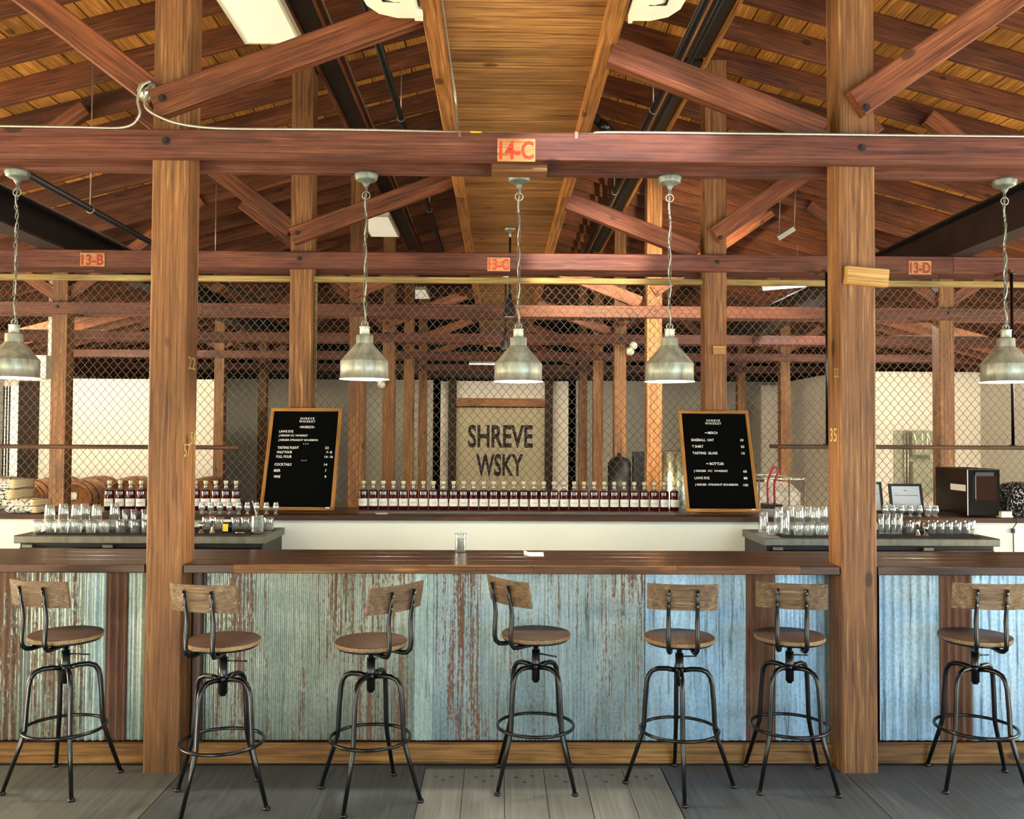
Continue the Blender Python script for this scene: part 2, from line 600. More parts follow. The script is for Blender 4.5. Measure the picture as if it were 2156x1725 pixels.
def text_mesh(body, x0, x1, z0, z1, bold=0.0, extr=0.0, space=1.0):
    """flat lettering fitted into a rectangle of the XZ plane, facing -Y"""
    cu = bpy.data.curves.new('lettering', 'FONT')
    cu.body = body
    cu.size = 1.0
    cu.offset = bold
    cu.space_character = space
    cu.resolution_u = 3
    cu.extrude = 0.001
    tmp = bpy.data.objects.new('tmp', cu)
    COL.objects.link(tmp)
    dg = bpy.context.evaluated_depsgraph_get()
    me = bpy.data.meshes.new_from_object(tmp.evaluated_get(dg))
    bpy.data.objects.remove(tmp)
    bpy.data.curves.remove(cu)
    xs = [v.co.x for v in me.vertices]
    ys = [v.co.y for v in me.vertices]
    ax, bx, ay, by = min(xs), max(xs), min(ys), max(ys)
    sx = (x1 - x0) / max(bx - ax, 1e-6)
    sz = (z1 - z0) / max(by - ay, 1e-6)
    e = extr if extr else 0.0006
    for v in me.vertices:
        v.co = ((v.co.x - ax) * sx + x0, -e if v.co.z > 0 else 0.0, (v.co.y - ay) * sz + z0)
    me.materials.clear()
    me.name = 'lettering'
    return me


ORD = ['first', 'second', 'third', 'fourth', 'fifth', 'sixth', 'seventh', 'eighth', 'ninth', 'tenth', 'eleventh', 'twelfth',
       'thirteenth', 'fourteenth', 'fifteenth', 'sixteenth', 'seventeenth', 'eighteenth', 'nineteenth', 'twentieth']
for i in range(1, 10):
    ORD.append('twenty-' + ORD[i - 1])
ORD += ['thirtieth'] + ['thirty-' + ORD[i] for i in range(9)]

# ------------------------------------------------------------------ grid of the building
XC = {'a': -5.26, 'b': -1.711, 'c': 1.865, 'd': 5.41}
ROW = {14: 4.66, 13: 7.74, 12: 10.82, 11: 13.90, 10: 16.98, 9: 20.06}
PW = 0.186
ZB0, ZB1 = 3.14, 3.285          # tie beams
RX, RZ, RS = 0.08, 5.48, 0.268  # ridge of the rafter undersides


def zr(x):
    return RZ - RS * abs(x - RX)


# ================================================================== THE SETTING
# floor: plywood sheets
fl = thing('floor', 'dark grey worn plywood floor in front of the bar', None, (0, 0, 0), 0, None, 'structure')
ob('subfloor', G().box((-9.4, -3, -0.06), (9.4, 24.2, -0.013)), 'floor_dark', fl)
ob('bar_floor', G().box((-9.4, 4.9, -0.0129), (9.4, 24.0, 0.0)), 'entrance', fl)
ob('entrance_floor', G().box((-9.4, -2.99, -0.0129), (9.4, -1.002, 0.0)).box((-9.4, -1.0, -0.0129), (-4.06, 2.6, 0.0)).box((4.24, -1.0, -0.0129), (9.4, 2.6, 0.0)), 'entrance', fl)
seams = [-4.05, -2.83, -1.61, -0.373, 0.851, 1.79, 3.01, 4.23]
fm = ['floor_dark', 'floor_mid', 'floor_dark', 'floor_light', 'floor_dark', 'floor_dark', 'floor_dark']
for i in range(7):
    x0, x1 = seams[i] + 0.002, seams[i + 1] - 0.002
    if i == 3:
        n = 6
        for j in range(n):
            a = x0 + (x1 - x0) * j / n
            b = x0 + (x1 - x0) * (j + 1) / n - 0.003
            bar('floor_plank', ((a + b) / 2, 2.3, -0.006), ((a + b) / 2, 4.715, -0.006), b - a, 0.013, fm[i], fl, c=0.0015)
            for yy, q in ((4.62, 0.3), (4.62, 0.7), (4.56, 0.5)):
                ob('nail', G().cyl(0.012, 0.0, 0.0016, 8, Matrix.Translation((a + (b - a) * q, yy + random.uniform(-.02, .02), 0))), 'floor_dark', fl)
        bar('floor_plank', (x0, 4.745, -0.006), (x1, 4.745, -0.006), 0.05, 0.013, 'floor_dark', fl)
    else:
        for (ya, yb) in ((-1.0, 2.296), (2.3, 4.77)):
            bar('plywood_sheet', ((x0 + x1) / 2, ya, -0.006), ((x0 + x1) / 2, yb, -0.006), x1 - x0, 0.013, fm[i] if yb > 3 else 'floor_light', fl, c=0.002)

# outer walls
for sd, nm in ((-1, 'left'), (1, 'right')):
    xa_, xb_ = sorted((sd * 9.4, sd * 9.5))
    tag(ob('wall_' + nm, G().box((xa_, -3, 0), (xb_, 1.5, 3.3)).box((xa_, 9.5, 0), (xb_, 24.2, 3.3)).box((xa_, 1.5, 2.8), (xb_, 9.5, 3.3)), 'wallgrey'), 'grey side wall with a wide door opening, ' + nm, None, None, 'structure')
tag(ob('wall_front', G().box((-9.4, -3.1, 0), (-6.6, -3, 6.2)).box((-1.8, -3.1, 0), (2.0, -3, 6.2)).box((7.2, -3.1, 0), (9.4, -3, 6.2)).box((-6.6, -3.1, 3.2), (-1.8, -3, 6.2)).box((2.0, -3.1, 3.2), (7.2, -3, 6.2)), 'wallgrey'), 'entrance wall with two wide door openings', None, None, 'structure')
tag(ob('wall_gable', G().box((-9.4, 24.1, 0), (9.4, 24.2, 6)), 'dark'), 'dark gable wall far behind everything', None, None, 'structure')

wb = thing('wall_back', 'grey plaster back wall behind the timber frame', None, (0, 0, 0), 0, None, 'structure')
YB = 23.1


def wallpiece(px0, px1, py0, Y, mat, name='wall_panel', th=0.08, parent=None, py1=None):
    a, b = P(px0, py0, Y), P(px1, py0, Y)
    z0 = 0.0 if py1 is None else P(px0, py1, Y).z
    return ob(name, G().box((a.x, Y, z0), (b.x, Y + th, (a.z + b.z) / 2)), mat, parent or wb)


wallpiece(470, 912, 799, YB, 'wallgrey')
wallpiece(928, 946, 803, YB, 'wall')
wallpiece(958, 1150, 803, YB - 0.02, 'wall', py1=842)
wallpiece(1160, 1197, 803, YB, 'wall')
wallpiece(1213, 1640, 803, YB, 'wallgrey')
for x0, x1 in ((944, 960), (1148, 1163)):
    a, b = PX(x0, YB - 0.2), PX(x1, YB - 0.2)
    bar('frame_post', ((a + b) / 2, YB - 0.12, 0), ((a + b) / 2, YB - 0.12, 3.12), 0.2, b - a, 'darkwood', wb)
bar('frame_beam', (PX(956, YB - .2), YB - 0.1, P(1050, 848, YB).z), (PX(1152, YB - .2), YB - 0.1, P(1050, 848, YB).z), 0.2, 0.21, 'barrel', wb)
bar('wall_beam', (-9.3, YB - 0.05, P(1050, 787, YB).z), (9.3, YB - 0.05, P(1050, 787, YB).z), 0.2, 0.24, 'darkwood', wb)

wl = thing('wall_store', 'bright cream partition wall behind the barrels', None, (0, 0, 0), 0, None, 'structure')
YL = 16.95 + 0.3
wallpiece(-300, 458, 797, YL, 'wall', parent=wl)
wr = thing('wall_office', 'cream partition wall behind the ice maker', None, (0, 0, 0), 0, None, 'structure')
YR = 17.5
wallpiece(1762, 2700, 785, YR, 'wall', parent=wr)
xa, xb = PX(1764, YR), PX(1764, YR) + 0.08
zt = P(1800, 785, YR).z
ob('wall_panel', G().box((xa, YR + 0.08, 0), (xb, 21.2, zt)), 'wall', wr)
xq = PX(1604, 21.2)
ob('wall_panel', G().box((xq, 21.2, 0), (xa, 21.28, zt - 0.05)), 'wall', wr)

# roof: rafters and sheathing boards
rf = thing('roof', 'low gable roof of exposed rafters and sheathing boards', None, (0, 0, 0), 0, None, 'structure')
k = 0
Y = 3.12
while Y < 23.6:
    for sgn in (-1, 1):
        xe = RX + sgn * 9.45
        up = Vector((sgn * RS, 0, 1))
        off = 0.095 * sqrt(1 + RS * RS)
        bar('rafter', (RX, Y, RZ + off), (xe, Y, zr(xe) + off), 0.048, 0.19, 'rafter', rf, up=(0, 0, 1), c=0.004)
    Y += 0.60
BW = 0.205
for sgn in (-1, 1):
    for i in range(48):
        s0 = i * BW / sqrt(1 + RS * RS)
        xm = RX + sgn * (s0 + BW / 2 / sqrt(1 + RS * RS))
        zz = zr(xm) + 0.19 * sqrt(1 + RS * RS) + 0.012
        n = Vector((sgn * RS, 0, 1)).normalized()
        for (y0, y1) in ((2.0, 9.4 + (i % 3) * 0.58), (9.4 + (i % 3) * 0.58, 24.0)):
            bar('sheathing_board', (xm, y0, zz), (xm, y1 - 0.003, zz), BW - 0.009, 0.022, 'sheath', rf, up=n, c=0.004)
tag(ob('roof_deck', G().add([(RX, -3.2, RZ + 0.24), (RX, 24.3, RZ + 0.24), (-10, 24.3, zr(-10) + 0.24), (-10, -3.2, zr(-10) + 0.24), (10, 24.3, zr(10) + 0.24), (10, -3.2, zr(10) + 0.24)], [(0, 1, 2, 3), (0, 5, 4, 1)]), 'dark', rf), None)

# boxed soffit down the middle
ce = thing('ceiling', 'flat boarded soffit running down the middle under the ridge', None, (0, 0, 0), 0, None, 'structure')
SX0, SX1 = -0.395, 0.613
for x0, x1 in ((SX0, SX0 + 0.085), (SX1 - 0.085, SX1)):
    for (y0, y1) in ((2.0, 7.83), (7.835, 14.0), (14.005, 22.0)):
        bar('soffit_rail', ((x0 + x1) / 2, y0, 3.85), ((x0 + x1) / 2, y1, 3.85), 0.085, 0.10, 'rail', ce)
y = 2.05
while y < 22:
    bar('soffit_board', (SX0 + 0.01, y + 0.12, 3.905), (SX1 - 0.01, y + 0.12, 3.905), 0.238, 0.022, 'soffit', ce, c=0.005)
    y += 0.243


# ================================================================== POSTS AND TRUSSES
def bolt(parent, x, y, z, r=0.021, mat='ibeam'):
    ob('bolt', G().cyl(r, 0, 0.006, 10).cyl(r * 0.55, 0.006, 0.018, 6), mat, parent, T(x, y, z, 0, pi / 2))


rowname = {12: 'first', 11: 'second', 10: 'third', 9: 'fourth'}
colname = {'a': 'far left column', 'b': 'column just left of the lettered sign', 'c': 'column just right of the lettered sign', 'd': 'far right column'}
POST = {}
for r, cols in ((14, 'bc'), (13, 'bc'), (12, 'abcd'), (11, 'bc'), (10, 'abcd'), (9, 'abcd')):
    for c in cols:
        x, y0 = XC[c], ROW[r]
        if r == 14:
            lab = 'thick square timber post through the counter at left, yellow 22 chalked' if c == 'b' else 'thick square timber post through the counter at right, pale block nailed on'
        elif r == 13:
            lab = 'timber post of the wire fence behind the whiskeys menu board' if c == 'b' else 'timber post of the wire fence behind the merch menu board'
        else:
            lab = 'timber post, %s row behind the wire fence, %s' % (rowname[r], colname[c])
        t = thing('timber_post', lab, 'post', (x, y0 + PW / 2, 0), 0, 'timber posts')
        bar('shaft', (x, y0 + PW / 2, 0), (x, y0 + PW / 2, zr(x) - 0.002), PW, PW, 'post', t, up=(0, 1, 0), c=0.007)
        POST[(r, c)] = t


def truss(r):
    y0 = ROW[r]
    lab = {14: 'roof truss directly over the bar, tie beam painted 14-C', 13: 'roof truss over the wire fence, tie beam painted 13-C'}.get(r)
    if not lab:
        lab = 'roof truss, %s row behind the wire fence' % rowname[r]
    t = thing('roof_truss', lab, 'truss', (0, y0, ZB0), 0, 'roof trusses')
    zc = (ZB0 + ZB1) / 2
    for (xs, xe) in ((-9.3, -3.55), (-3.546, 3.9), (3.904, 9.3)) if r != 14 else ((-9.3, 9.3),):
        bar('tie_beam', (xs, y0 - 0.031, zc), (xe, y0 - 0.031, zc), 0.06, ZB1 - ZB0, 'beam', t)
        bar('tie_beam', (xs, y0 + PW + 0.031, zc), (xe, y0 + PW + 0.031, zc), 0.06, ZB1 - ZB0, 'beam', t)
    # inner braces to the soffit rails
    yl, yr_ = y0 - 0.035, y0 + 0.09

    def br(px0, py0, px1, py1, yy, wd=0.075, hg=0.15):
        a, b = P(px0, py0, 4.62), P(px1, py1, 4.62)
        bar('brace', (a.x, yy, a.z), (b.x, yy, b.z), wd, hg, 'brace', t)
    br(325, 222, 888, 20, yl, 0.068)
    br(1747, 265, 1294, 87, yr_, 0.09)
    # outer braces to the rafters
    a = P(322, 192, 4.66)
    d = 1.32
    bar('brace', (a.x, yr_, a.z), (a.x - d, yr_, a.z + d * 0.765), 0.09, 0.14, 'brace', t)
    a = P(1795, 226, 4.66)
    bar('brace', (a.x, yl, a.z), (a.x + d + 0.1, yl, a.z + (d + 0.1) * 0.70), 0.068, 0.15, 'brace', t)
    for sgn in (-1, 1):
        x = XC['a'] if sgn < 0 else XC['d']
        bar('brace', (x - sgn * 0.05, yr_, 3.36), (x - sgn * 1.65, yr_, 3.36 + 1.65 * 0.72), 0.09, 0.14, 'brace', t)
        bar('brace', (x + sgn * 0.05, yr_, 3.36), (x + sgn * 0.7, yr_, 3.36 + 0.65 * 0.66), 0.09, 0.14, 'brace', t)
    for x in XC.values():
        bolt(t, x, y0 - 0.061, zc + 0.01)
    bolt(t, XC['b'] - 0.02, yl - 0.034, 3.44)
    bolt(t, XC['c'] + 0.02, yl - 0.034, 3.43)
    return t


TR = {r: truss(r) for r in (14, 13, 12, 11, 10, 9)}


# painted tags on the tie beams
def paint_tag(parent, px0, py0, px1, py1, Y, body, ink, bold=0.02):
    a, b = P(px0, py1, Y), P(px1, py0, Y)
    o = ob('tag_patch', G().box((a.x, Y - 0.005, a.z), (b.x, Y, b.z)), 'tagwood', parent, Matrix.Identity(4))
    w_, h_ = b.x - a.x, b.z - a.z
    ob('lettering', text_mesh(body, a.x + w_ * 0.05, b.x - w_ * 0.04, a.z + h_ * 0.08, b.z - h_ * 0.1, bold), ink, o, T(0, Y - 0.0055, 0))


t14, t13 = TR[14], TR[13]
Y14, Y13 = ROW[14] - 0.061, ROW[13] - 0.061
paint_tag(t14, 1047, 293, 1127, 340, Y14, '14-C', 'red', 0.03)
paint_tag(t13, 1026, 543, 1074, 571, Y13, '13-C', 'red', 0.03)
paint_tag(t13, 169, 533, 221, 561, Y13, '13-B', 'redink', 0.03)
paint_tag(t13, 1913, 550, 1960, 578, Y13, '13-D', 'redink', 0.03)
a, b = P(1035, 366, 4.75), P(1151, 351, 4.75)
bar('splice_block', (a.x, 4.75, (a.z + b.z) / 2), (b.x, 4.75, (a.z + b.z) / 2), 0.12, 0.045, 'edge', t14)

# chalk numbers, blocks on the posts
for (body, px0, px1, py0, py1, face) in (('22', 396, 411, 752, 778, 'L'), ('57', 387, 400, 935, 962, 'L'), ('56', 401, 412, 910, 936, 'L'), ('22', 1756, 1766, 775, 795, 'R'), ('35', 1748, 1762, 902, 930, 'R')):
    # on the inner side faces of the two front posts
    side = 1 if face == 'L' else -1
    xf = XC['b'] + PW / 2 if face == 'L' else XC['c'] - PW / 2
    def yat(px, py):
        r_ = ray(px, py)
        return r_.y * xf / r_.x
    ya, yb = yat(px0, (py0 + py1) / 2), yat(px1, (py0 + py1) / 2)
    r_ = ray((px0 + px1) / 2, py1); z0 = CAMH + r_.z * xf / r_.x
    r_ = ray((px0 + px1) / 2, py0); z1 = CAMH + r_.z * xf / r_.x
    wv = abs(yb - ya)
    yc = (ya + yb) / 2
    m = Matrix.Translation((xf + side * 0.0008, yc, 0)) @ Matrix.Rotation(side * pi / 2, 4, 'Z')
    ob('chalk_number', text_mesh(body, -wv / 2, wv / 2, z0, z1, 0.0), 'chalk', POST[(14, 'b' if face == 'L' else 'c')], m)
a = P(1783, 578, 4.62); b = P(1870, 586, 4.62)
o = bar('wood_block', (a.x, 4.635, a.z), (b.x, 4.635, b.z), 0.05, 0.092, 'pale', POST[(14, 'c')])
tag(o, 'pale unpainted wood block')
a = P(1502, 737, 7.72); b = P(1527, 737, 7.72)
tag(bar('wood_block', (a.x, 7.725, a.z), (b.x, 7.725, b.z), 0.03, 0.075, 'pale', POST[(13, 'c')]), 'small pale wood block')

# ================================================================== STEEL RUNWAY BEAMS, PIPES, CHANNELS UNDER THE ROOF
for x, z1, lab in ((-3.8, 3.56, 'black steel beam with cables lying across the trusses at left'), (3.96, 3.62, 'dark brown steel beam lying across the trusses at right')):
    t = thing('steel_beam', lab, 'beam', (x, 5.0, ZB1 + 0.002), 0, 'steel runway beams')
    z0 = ZB1 + 0.002
    ob('flange', G().box((x - 0.1, 4.7, z0), (x + 0.1, 16.0, z0 + 0.02)), 'ibeam', t, Matrix.Identity(4))
    ob('flange', G().box((x - 0.1, 4.7, z1 - 0.02), (x + 0.1, 16.0, z1)), 'black', t, Matrix.Identity(4))
    ob('web', G().box((x - 0.012, 4.7, z0 + 0.02), (x + 0.012, 16.0, z1 - 0.02)), 'ibeam' if x > 0 else 'black', t, Matrix.Identity(4))
    if x < 0:
        for j in range(6):
            pts = []
            for q in range(14):
                yy = 4.8 + q * 0.5
                pts.append((x + 0.035 + 0.012 * j + 0.01 * sin(q * 1.3 + j), yy, z1 + 0.008 - 0.018 * (j % 3) * 0 + 0.006 * (j % 2)))
            ob('cable', G().tube(pts, 0.006, 5), 'cable', t, Matrix.Identity(4))


def ceiling_pipe(x, z, r, y0, y1, mat, lab, rods=()):
    t = thing('ceiling_pipe', lab, 'pipe', (x, y0, z), 0, 'pipes hung under the roof')
    ob('run', G().tube([(x, y0, z), (x, (y0 + y1) / 2, z), (x, y1, z)], r, 10), mat, t, Matrix.Identity(4))
    for yy in rods:
        ob('hanger_rod', G().tube([(x, yy, z + r), (x, yy, zr(x) + 0.02)], 0.005, 6), 'conduit', t, Matrix.Identity(4))
        ring = [(x + (r + 0.004) * cos(a_), yy, z + (r + 0.004) * sin(a_)) for a_ in [2 * pi * q / 12 for q in range(12)]]
        ob('clamp', G().tube(ring, 0.004, 5, True), 'conduit', t, Matrix.Identity(4))
    return t


ceiling_pipe(-3.16, 3.45, 0.026, 5.0, 16, 'black', 'black sprinkler pipe hung above the left end of the bar', (6.95, 10))
ceiling_pipe(-0.95, 4.73, 0.03, 5.0, 16, 'black', 'black pipe hung just left of the boarded soffit', (8.5, 12))
ceiling_pipe(1.40, 4.72, 0.03, 3.5, 16, 'black', 'black pipe hung right of the boarded soffit', (8.2, 11))
ceiling_pipe(1.49, 4.70, 0.022, 3.5, 16, 'black', 'thinner black pipe beside the one right of the soffit', ())
for x, lab in ((-1.47, 'dark roof channel between two long timbers at left of the soffit'), (1.62, 'dark roof channel between two long timbers at right of the soffit')):
    t = thing('roof_channel', lab, 'channel', (x, 4.0, 4.9), 0, 'roof channels')
    z = 4.93
    for dx in (-0.11, 0.11):
        bar('side_timber', (x + dx, 3.2, z), (x + dx, 15.5, z), 0.035, 0.12, 'rail' if x > 0 else 'rafter', t)
    for (y0, y1) in ((3.2, 7.45), (7.55, 10.4), (10.5, 15.5)):
        ob('black_infill', G().box((x - 0.09, y0, z - 0.03), (x + 0.09, y1, z)), 'black', t, Matrix.Identity(4))
    sx = 0.15 if x < 0 else -0.16
    ob('conduit', G().tube([(x + sx, 3.2 + q, z - 0.02 + 0.012 * sin(q * 2.1)) for q in range(12)], 0.009, 6), 'conduit', t, Matrix.Identity(4))

# LED panels hung left of the soffit
for i, (yf, lab) in enumerate(((6.43, 'square white ceiling light panel above the left brace, closest one'), (12.75, 'white ceiling light panel seen beyond the second truss'), (18.6, 'farthest small white ceiling light panel'))):
    t = thing('ceiling_light_panel', lab, 'light panel', (-1.63, yf, 4.53), 0, 'ceiling light panels')
    x0, x1 = -1.84, -1.43
    zz = 4.53
    ob('diffuser', G().box((x0 + 0.02, yf - 1.18, zz), (x1 - 0.02, yf - 0.02, zz + 0.012)), 'panel_light', t, Matrix.Identity(4))
    g = G()
    for aa, bb in (((x0, yf - 1.2), (x1, yf - 1.18)), ((x0, yf - 0.02), (x1, yf)), ((x0, yf - 1.18), (x0 + 0.02, yf - 0.02)), ((x1 - 0.02, yf - 1.18), (x1, yf - 0.02))):
        g.box((aa[0], aa[1], zz - 0.006), (bb[0], bb[1], zz + 0.05))
    ob('frame', g, 'whitepl', t, Matrix.Identity(4))
    ob('back_plate', G().box((x0 + 0.02, yf - 1.18, zz + 0.03), (x1 - 0.02, yf - 0.02, zz + 0.045)), 'whitepl', t, Matrix.Identity(4))
    for yy in (yf - 1.0, yf - 0.2):
        ob('hanger', G().tube([(-1.63, yy, zz + 0.045), (-1.63, yy, zr(-1.63) + 0.01)], 0.004, 5), 'conduit', t, Matrix.Identity(4))


# mini split units beside the soffit rails
def split_unit(x0, x1, ya, yb, z0, lab, flip):
    t = thing('air_conditioner', lab, 'air conditioner', ((x0 + x1) / 2, ya, z0), 0, 'white air conditioners beside the soffit')
    g = G()
    prof = [(0.0, 0.26), (0.0, 0.0), (0.10, 0.0), (0.19, 0.02), (0.25, 0.06), (0.285, 0.12), (0.29, 0.20), (0.28, 0.26)]
    vs, fs = [], []
    for yy in (ya, yb):
        for (dx, dz) in prof:
            xx = x1 - dx if flip else x0 + dx
            vs.append((xx, yy, z0 + dz))
    n = len(prof)
    fs = [tuple(range(n)), tuple(reversed(range(n, 2 * n)))] + [(i, (i + 1) % n, n + (i + 1) % n, n + i) for i in range(n)]
    g.add(vs, fs)
    ob('casing', g, 'whitepl', t, Matrix.Identity(4))
    xm = x1 - 0.15 if flip else x0 + 0.15
    zs = z0 + 0.006
    g = G()
    pts = []
    for q in range(9):
        yy = yb - 0.16 - 0.28 * q / 8
        pts.append((xm + (0.03 if flip else -0.03) * (q / 8) ** 2, yy, zs - 0.0))
    g.tube(pts, 0.006, 5)
    g.tube([(xm, yb - 0.16, zs), (xm + (0.08 if flip else -0.08), yb - 0.16, zs - 0.002)], 0.006, 5)
    ob('louvre_slot', g, 'black', t, Matrix.Identity(4))
    ob('mounting_bracket', G().box(((x1 - 0.02) if flip else x0, yb, z0 + 0.01), ((x1 + 0.02) if flip else x0 + 0.02, yb + 0.05, z0 + 0.2)), 'whitepl', t, Matrix.Identity(4))
    return t


zu = P(830, 38, 4.35).z
split_unit(PX(762, 4.35, 38), SX0 - 0.012, 3.3, 4.35, zu, 'white air conditioner at the left side of the soffit', True)
split_unit(SX1 + 0.012, PX(1424, 4.35, 38), 3.3, 4.35, zu, 'white air conditioner at the right side of the soffit', False)

# armoured cable along the front tie beam, with the junction box on the left post
YF = ROW[14] - 0.05
t = thing('armoured_cable', 'silver armoured cable running along the top of the front tie beam', 'cable', P(1078, 290, YF))
pts = [P(px, py, YF) for px, py in ((-60, 266), (60, 268), (200, 269), (296, 273))]
ob('cable_run', G().smooth_tube([(-3.6, YF, ZB1 + .008), (-2.8, YF, ZB1 + .01), (-2.2, YF, ZB1 + .008), (-1.93, YF, ZB1 + .01), (-1.85, YF - .01, ZB1 + .07), (-1.86, YF - .01, ZB1 + .15), (-1.84, YF - .01, ZB1 + .22), (-1.80, YF + .0, ZB1 + .25)], 0.0075, 6), 'conduit', t, Matrix.Identity(4))
ob('cable_run', G().smooth_tube([(-1.80, YF, ZB1 + .2), (-1.82, YF - .02, ZB1 + .12), (-1.75, YF - .03, ZB1 + .06), (-1.62, YF - .02, ZB1 + .02), (-1.4, YF, ZB1 + .008), (-0.9, YF, ZB1 + .009), (-0.5, YF, ZB1 + .006), (0.0, YF, ZB1 - 0.004), (0.45, YF, ZB1 - 0.003), (0.55, YF, ZB1 + .008), (1.3, YF, ZB1 + .009), (2.2, YF, ZB1 + .008), (3.2, YF, ZB1 + .009)], 0.0075, 6), 'conduit', t, Matrix.Identity(4))
ob('cable_run', G().smooth_tube([(-0.305, 3.4, 3.86), (-0.30, 4.0, 3.86), (-0.295, 4.5, 3.86), (-0.29, 5.0, 3.84), (-0.27, 5.3, 3.72), (-0.25, 5.2, 3.5), (-0.24, 4.95, 3.34), (-0.24, 4.7, ZB1 + .02)], 0.0075, 6), 'conduit', t, Matrix.Identity(4))
for px in (968, 1213):
    x = PX(px, YF, 295)
    ob('clip', G().box((x - 0.008, ROW[14] - 0.066, ZB1 - 0.03), (x + 0.008, ROW[14] - 0.061, ZB1 + 0.005)), 'chrome', t, Matrix.Identity(4))
x = PX(998, YF)
ob('yellow_tape', G().tube([(x - 0.03, YF, ZB1 + 0.0), (x + 0.03, YF, ZB1 - 0.002)], 0.0095, 7), 'yellow', t, Matrix.Identity(4))
c = P(307, 188, 4.60)
t = thing('junction_box', 'round galvanised junction box beside the left post', 'junction box', c)
ob('box_body', G().lathe([(0.0, 0), (0.05, 0), (0.05, 0.03), (0.0, 0.03)], 10), 'shade', t, T(c.x, 4.64, c.z, 0, pi / 2))
ob('cover', G().lathe([(0.0, 0.03), (0.03, 0.032), (0.03, 0.03)], 10), 'chrome', t, T(c.x, 4.64, c.z, 0, pi / 2))

pa = [P(px, py, 6.2) for px, py in ((1251, 246), (1262, 258), (1280, 274), (1300, 292))]
t = thing('black_hose', 'short black hose right of the soffit above the front tie beam', 'hose', pa[0])
ob('hose', G().smooth_tube(pa, 0.035, 10), 'black', t, Matrix.Identity(4))
ob('collar', G().tube([pa[1], pa[2]], 0.039, 10), 'steel_black', t, Matrix.Identity(4))

# ================================================================== PENDANT LAMPS
def chain_mesh(z0, z1, pitch=0.026):
    g = G()
    n = int((z1 - z0) / pitch)
    for i in range(n):
        z = z0 + (i + 0.5) * (z1 - z0) / n
        a_ = (i % 2) * pi / 2 + 0.5 + 0.1 * sin(i)
        pts = []
        for q in range(8):
            an = 2 * pi * q / 8
            u, v = 0.0075 * cos(an), 0.0185 * sin(an)
            pts.append((u * cos(a_) + 0.004 * sin(i * 0.7), u * sin(a_), z + v))
        g.tube(pts, 0.0024, 4, True)
    return g


def pendant(px, pyb, lab, first=None):
    Yp = ROW[14] + PW + 0.03
    b = P(px, pyb, Yp)
    x, zb = b.x, b.z
    ztop = ZB0
    t = thing('pendant_lamp', lab, 'pendant lamp', (x, Yp, zb), 0, 'galvanised pendant lamps over the bar')
    R_ = 0.129
    prof = [(R_ + 0.006, 0.0), (R_ + 0.004, 0.006), (R_, 0.008), (R_ - 0.001, 0.05), (R_, 0.095), (R_ - 0.002, 0.099), (0.046, 0.193), (0.045, 0.196), (0.045, 0.236), (0.043, 0.239), (0.028, 0.24), (0.027, 0.243), (0.027, 0.28), (0.03, 0.283), (0.03, 0.286), (0.0, 0.287)]
    sh = ob('shade', G().lathe(prof, 36), 'shade', t)
    inn = [(R_ + 0.004, 0.001), (R_ - 0.004, 0.01), (R_ - 0.004, 0.094), (0.043, 0.19), (0.0, 0.192)]
    ob('shade_lining', G().lathe(list(reversed(inn)), 32), 'shade_in', sh)
    ob('bulb', G().lathe([(0.0, 0.06), (0.022, 0.068), (0.03, 0.09), (0.024, 0.115), (0.014, 0.14), (0.014, 0.19)], 14), 'bulb', t)
    H_ = ztop - zb
    ob('canopy', G().lathe([(0.062, H_), (0.064, H_ - 0.012), (0.058, H_ - 0.02), (0.06, H_ - 0.028), (0.045, H_ - 0.038), (0.022, H_ - 0.046), (0.014, H_ - 0.06), (0.006, H_ - 0.075), (0, H_ - 0.076)], 20), 'pewter', t)
    ob('chain', chain_mesh(0.29, H_ - 0.075), 'pewter', t)
    pts = [(0.006 * sin(q * 1.1), 0.006 * cos(q * 1.3), 0.285 + (H_ - 0.36) * q / 24) for q in range(25)]
    ob('cord', G().tube(pts, 0.0035, 5), 'conduit', t)
    ring = [(0.021 * cos(2 * pi * q / 14), 0.0, H_ - 0.115 + 0.021 * sin(2 * pi * q / 14)) for q in range(14)]
    ob('ring', G().tube(ring, 0.0028, 5, True), 'shade', t)
    ring = [(0.017 * cos(2 * pi * q / 12), 0.0, 0.30 + 0.017 * sin(2 * pi * q / 12)) for q in range(12)]
    ob('ring', G().tube(ring, 0.003, 5, True), 'shade', t)
    l = bpy.data.lights.new('pendant_bulb_light', 'POINT')
    l.energy = 22
    l.color = (1.0, 0.88, 0.68)
    l.shadow_soft_size = 0.03
    lo = link('pendant_bulb_light', l, None, t, Matrix.Translation((x, Yp, zb + 0.03)))
    return t


for px, pyb, lab in ((28, 796, 'galvanised pendant lamp at the far left end of the bar'), (767, 799, 'galvanised pendant lamp left of the middle one'),
                     (1091, 804, 'galvanised pendant lamp in the middle, in front of the sign'), (1410, 804, 'galvanised pendant lamp above the merch menu board'),
                     (2119, 805, 'galvanised pendant lamp at the far right end of the bar')):
    pendant(px, pyb, lab)

